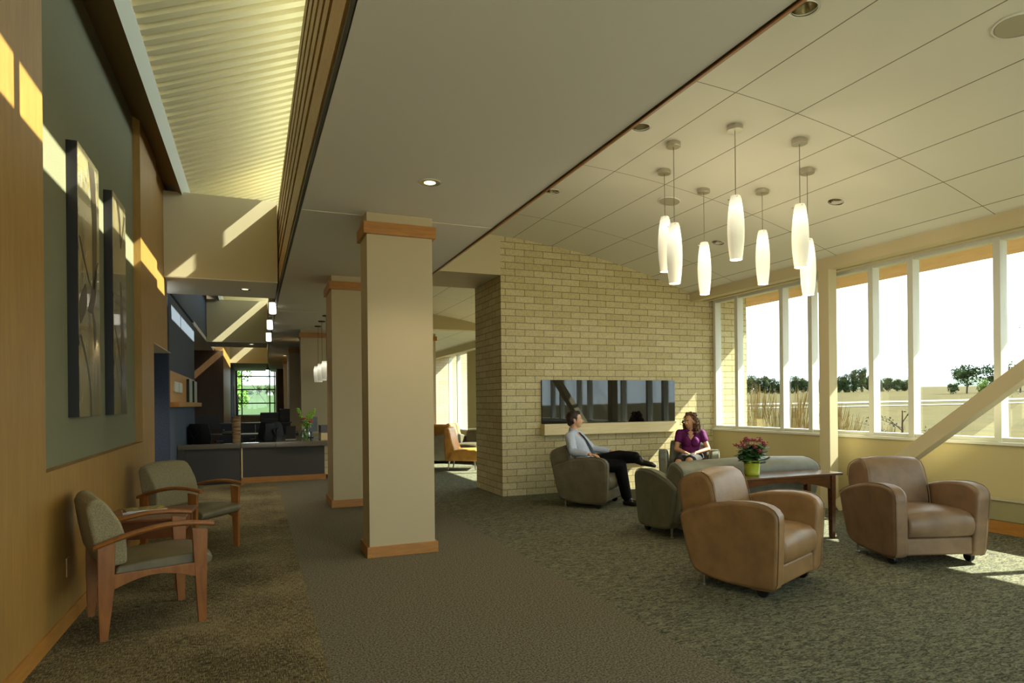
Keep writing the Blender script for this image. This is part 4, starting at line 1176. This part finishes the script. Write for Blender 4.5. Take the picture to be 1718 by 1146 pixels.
# office chairs
def office_chair(label, x, y, rz):
    t = thing('office_chair', label, 'office chair', (x, y, 0), rz)
    mesh = mat('black_mesh', (20,20,22), .8)
    fn = lambda p: Vector((p.x*(.8+.35*math.sin(PI*min(1,max(0,(p.z-.5)/.55)))), p.y+.10*(p.x/.25)**2*-1, p.z))
    B().prism([(.22,.52),(.26,.75),(.27,.95),(.25,1.04),(.28,1.04),(.30,.95),(.29,.75),(.25,.52)], -.24,.24,'x',fn,10).done('backrest', mesh, t, smooth=True)
    b = B(); b.tube([(0,.10,.42),(0,.30,.5),(0,.33,.75),(-.12,.30,.92)], .014, 6); b.tube([(0,.33,.75),(.12,.30,.92)], .014, 6); b.done('back_frame', M_dark, t, smooth=True)
    B().box(-.25,.25,-.26,.2,.43,.48).done('seat', mesh, t, smooth=True, bevel=.02)
    for s in (-1,1):
        B().box(s*.30-.03,s*.30+.03,-.16,.10,.66,.69).done('armrest', M_black, t, bevel=.008)
        B().tube([(s*.2,.02,.44),(s*.30,.0,.50),(s*.30,.0,.66)], .014, 6).done('arm_post', M_dark, t)
    b = B(); b.tube([(0,0,.08),(0,0,.43)], .025, 8)
    for k in range(5): a = k*2*PI/5; b.tube([(0,0,.10),(math.cos(a)*.3, math.sin(a)*.3, .06)], .018, 6); b.ell((math.cos(a)*.3, math.sin(a)*.3, .03), (.028,.028,.03), seg=8, rings=6)
    b.done('base', M_dark, t)
office_chair('black mesh office chair behind the counter, at the left by the alcove', -.98, 14.3, math.radians(150))
office_chair('black mesh office chair in the middle behind the reception desk', .22, 14.6, math.radians(200))
office_chair('black office chair turned sideways, in front of the middle one', .05, 13.45, math.radians(250))
# unseen lamp added in the side room to brighten the navy wall
downlight('unseen downlight added in the side room to light the navy wall', -2.2, 10.0, 2.895, True, watt=90)
for (x_, y_, lb_) in ((1.29,11.0,'lit downlight in the white ceiling near the reception desk'),(1.15,18.0,'added downlight in the white ceiling, brightening the middle of the corridor'),(.95,24.0,'added downlight in the white ceiling, brightening the corridor end')): downlight(lb_, x_, y_, 3.148, True, watt=DOWN_W)  # the two farther ones are added to brighten the corridor
# back desks and equipment
def desk(label, x0, x1, y0, y1):
    t = thing('work_desk', label, 'desk', (x0, y0, 0))
    B().box(0,x1-x0,0,y1-y0,.70,.735).done('desktop', mat('dark_desktop', (44,42,40), .35), t)
    for x in (.02,x1-x0-.06):
        B().box(x,x+.04,.05,y1-y0-.05,0,.70).done('side_panel', M_lam, t)
    return t
desk('dark work desk in the alcove at the left behind the counter', -1.2, -.45, 15.95, 16.6)
desk('dark work desk in the middle of the reception area', -.35, .55, 15.7, 16.5)
def monitor(label, x, y, z, w, h, rz):
    t = thing('monitor', label, 'monitor', (x, y, z), rz)
    B().box(-w/2,w/2,-.02,.02,.12,.12+h).done('screen', M_black, t, bevel=.005)
    B().box(-.03,.03,.0,.03,.01,.2).done('stand', M_dark, t); B().box(-.1,.1,-.08,.08,0,.012).done('foot', M_dark, t)
monitor('black monitor above the left office chair', -1.02, 15.9, .735, .5, .32, math.radians(8))
monitor('small black monitor on the middle work desk', .32, 16.1, .735, .30, .22, 0)
monitor('black screen leaning behind the flowers on the desk', 1.05, 13.6, .728, .42, .30, math.radians(60))
for (lb, x, y, z) in (('dark desk telephone on the left work desk', -.62, 15.85, .735), ('dark desk telephone beside the middle office chair', .78, 15.3, .728)):
    t = thing('telephone', lb, 'telephone', (x, y, z))
    B().prism([(-.1,0),(.1,0),(.1,.08),(-.1,.03)], -.1,.1,'x').done('base', M_black, t)
    B().cap((-.07,-.05,.085),.018,(-.07,.08,.105),.018).done('handset', M_dark, t, smooth=True)
t = thing('tablet_stand', 'small dark tilted tablet stand left of the flower vase', 'tablet', (.62,13.1,.728), math.radians(-10))
B().prism([(-.08,0),(.0,.26),(.012,.255),(-.05,0)], -.09,.09,'x').done('panel', M_black, t)
B().box(-.09,.09,-.1,.08,0,.012).done('foot', M_chrome, t)
t = thing('paper_stack', 'white papers on the middle work desk', 'papers', (-.15,15.9,.735)); B().box(-.16,.36,-.1,.1,0,.012).done('sheets', mat('bright_paper', (236,236,230), .8), t)
t = thing('desk_organizer', 'grey and pale wood organizer box at the right end of the granite desk', 'organizer', (1.27,12.75,.728))
B().box(-.13,.2,-.1,.4,.0,.13).done('wood_base', M_maple, t); B().box(-.13,.2,-.1,.4,.13,.27).done('grey_top', mat('grey_laminate', (96,96,100), .5), t)
# dark credenza wall farther back
t = thing('credenza', 'long dark storage credenza far behind the reception desk', 'cabinet', (-.95,19.2,0))
B().box(0,1.85,0,.5,.05,.88).done('body', M_black, t); B().box(-.02,1.88,-.02,.52,.88,.91).done('top', mat('credenza_top', (52,50,46), .4), t)
for x in (.46,.92,1.38): B().box(x-.004,x+.004,-.004,0,.08,.86).done('door_gap', M_chrome, t)
for (lb, x, z, w_, h_) in (('black printer on the far credenza', .35,.91,.5,.28),('black storage box on the far credenza', .75,.91,.28,.38)):
    t = thing('office_printer' if 'printer' in lb else 'storage_box', lb, 'printer' if 'printer' in lb else 'box', (x,19.42,z))
    B().box(-w_/2,w_/2,-.15,.15,0,h_).done('body', M_black, t, bevel=.02)
    B().box(-w_/2+.03,w_/2-.03,-.16,-.14,h_*.3,h_*.45).done('slot', M_dark, t)
# wood niche on the blue wall with shelf
r = sroot('trim_18', 'wood lined niche in the blue wall')
B().box(-1.285,-1.272,11.5,15.88,1.46,1.97).done('backing', wood('niche_wood', (206,160,98), (186,138,78), .5, (1,3,12)), r)
t = thing('wood_shelf', 'thick wooden ledge below the niche on the blue wall', 'shelf', (-1.28,11.5,1.38)); B().box(0,.14,0,4.42,0,.085).done('ledge', M_trim, t, bevel=.003)
for i, (y, lb) in enumerate(((12.15,'left'),(12.75,'right'))):
    t = thing('wall_thermostat', 'white wall control plate in the wood niche, the %s of two' % lb, 'control', (-1.272,y,1.72))
    B().box(0,.03,-.26,.26,-.09,.09).done('housing', M_frame, t, bevel=.006)
for (y, lb, c) in ((14.0,'nearer narrow blue grey canvas leaning in the wood niche',(150,160,150)),(15.1,'farther narrow blue grey canvas leaning in the wood niche',(164,168,156))):
    t = thing('small_painting', lb, 'painting', (-1.27,y,1.466))
    B().box(0,.05,0,.62,0,.46).done('box_frame', M_black, t)
    mc = mat('small_canvas_%d' % int(y), c, .4); setcol(mc, ramp(mc, noisen(mc, coords(mc, (1,6,1)), 2, 3), [(.35,(60,76,96)),(.5,(176,178,150)),(.65,(110,130,140))]))
    B().box(.05,.053,0.0,.62,0,.46).done('canvas', mc, t)

# ------------------------------------------------------------------ far room seating
def slipper(label, x, y, rz, m, W=.62):
    t = thing('slipper_chair', label, 'chair', (x, y, 0), rz)
    B().prism([(-.34,.19),(-.37,.26),(-.36,.40),(-.30,.44),(.3,.42),(.34,.2)], -W/2, W/2, 'x').done('seat', m, t, smooth=True, bevel=.03, bseg=3)
    B().prism([(.12,.40),(.2,.66),(.24,.86),(.29,.90),(.36,.86),(.36,.6),(.34,.2),(.25,.2)], -W/2+.0, W/2-.0, 'x').done('backrest', m, t, smooth=True, bevel=.03, bseg=3)
    for x_ in (-1,1):
        for y_ in (-.27,.26): B().tube([(x_*(W/2-.07),y_,.2),(x_*(W/2-.06),y_*1.1,0)], [.02,.013], 8).done('leg', M_chrome, t)
slipper('orange leather armless chair in the sun, seen through the opening beside the brick wall', 4.08, 12.95, math.radians(62), L_or, .66)
slipper('orange armless chair farther back, only its top showing above the nearer one', 4.9, 15.6, math.radians(50), L_or)
slipper('orange armless chair with bright sunlit back edge, behind at the left', 4.35, 15.2, math.radians(130), L_or)
club('armchair', 'dark grey club armchair at the left edge of the far room opening', 'armchair', L_gr, (3.95,14.75), math.radians(80), bh=.8)
club('loveseat', 'grey loveseat in the far room behind the orange chair', 'sofa', L_gr, (5.0,14.2), math.radians(-50), W=1.5, bh=.8)
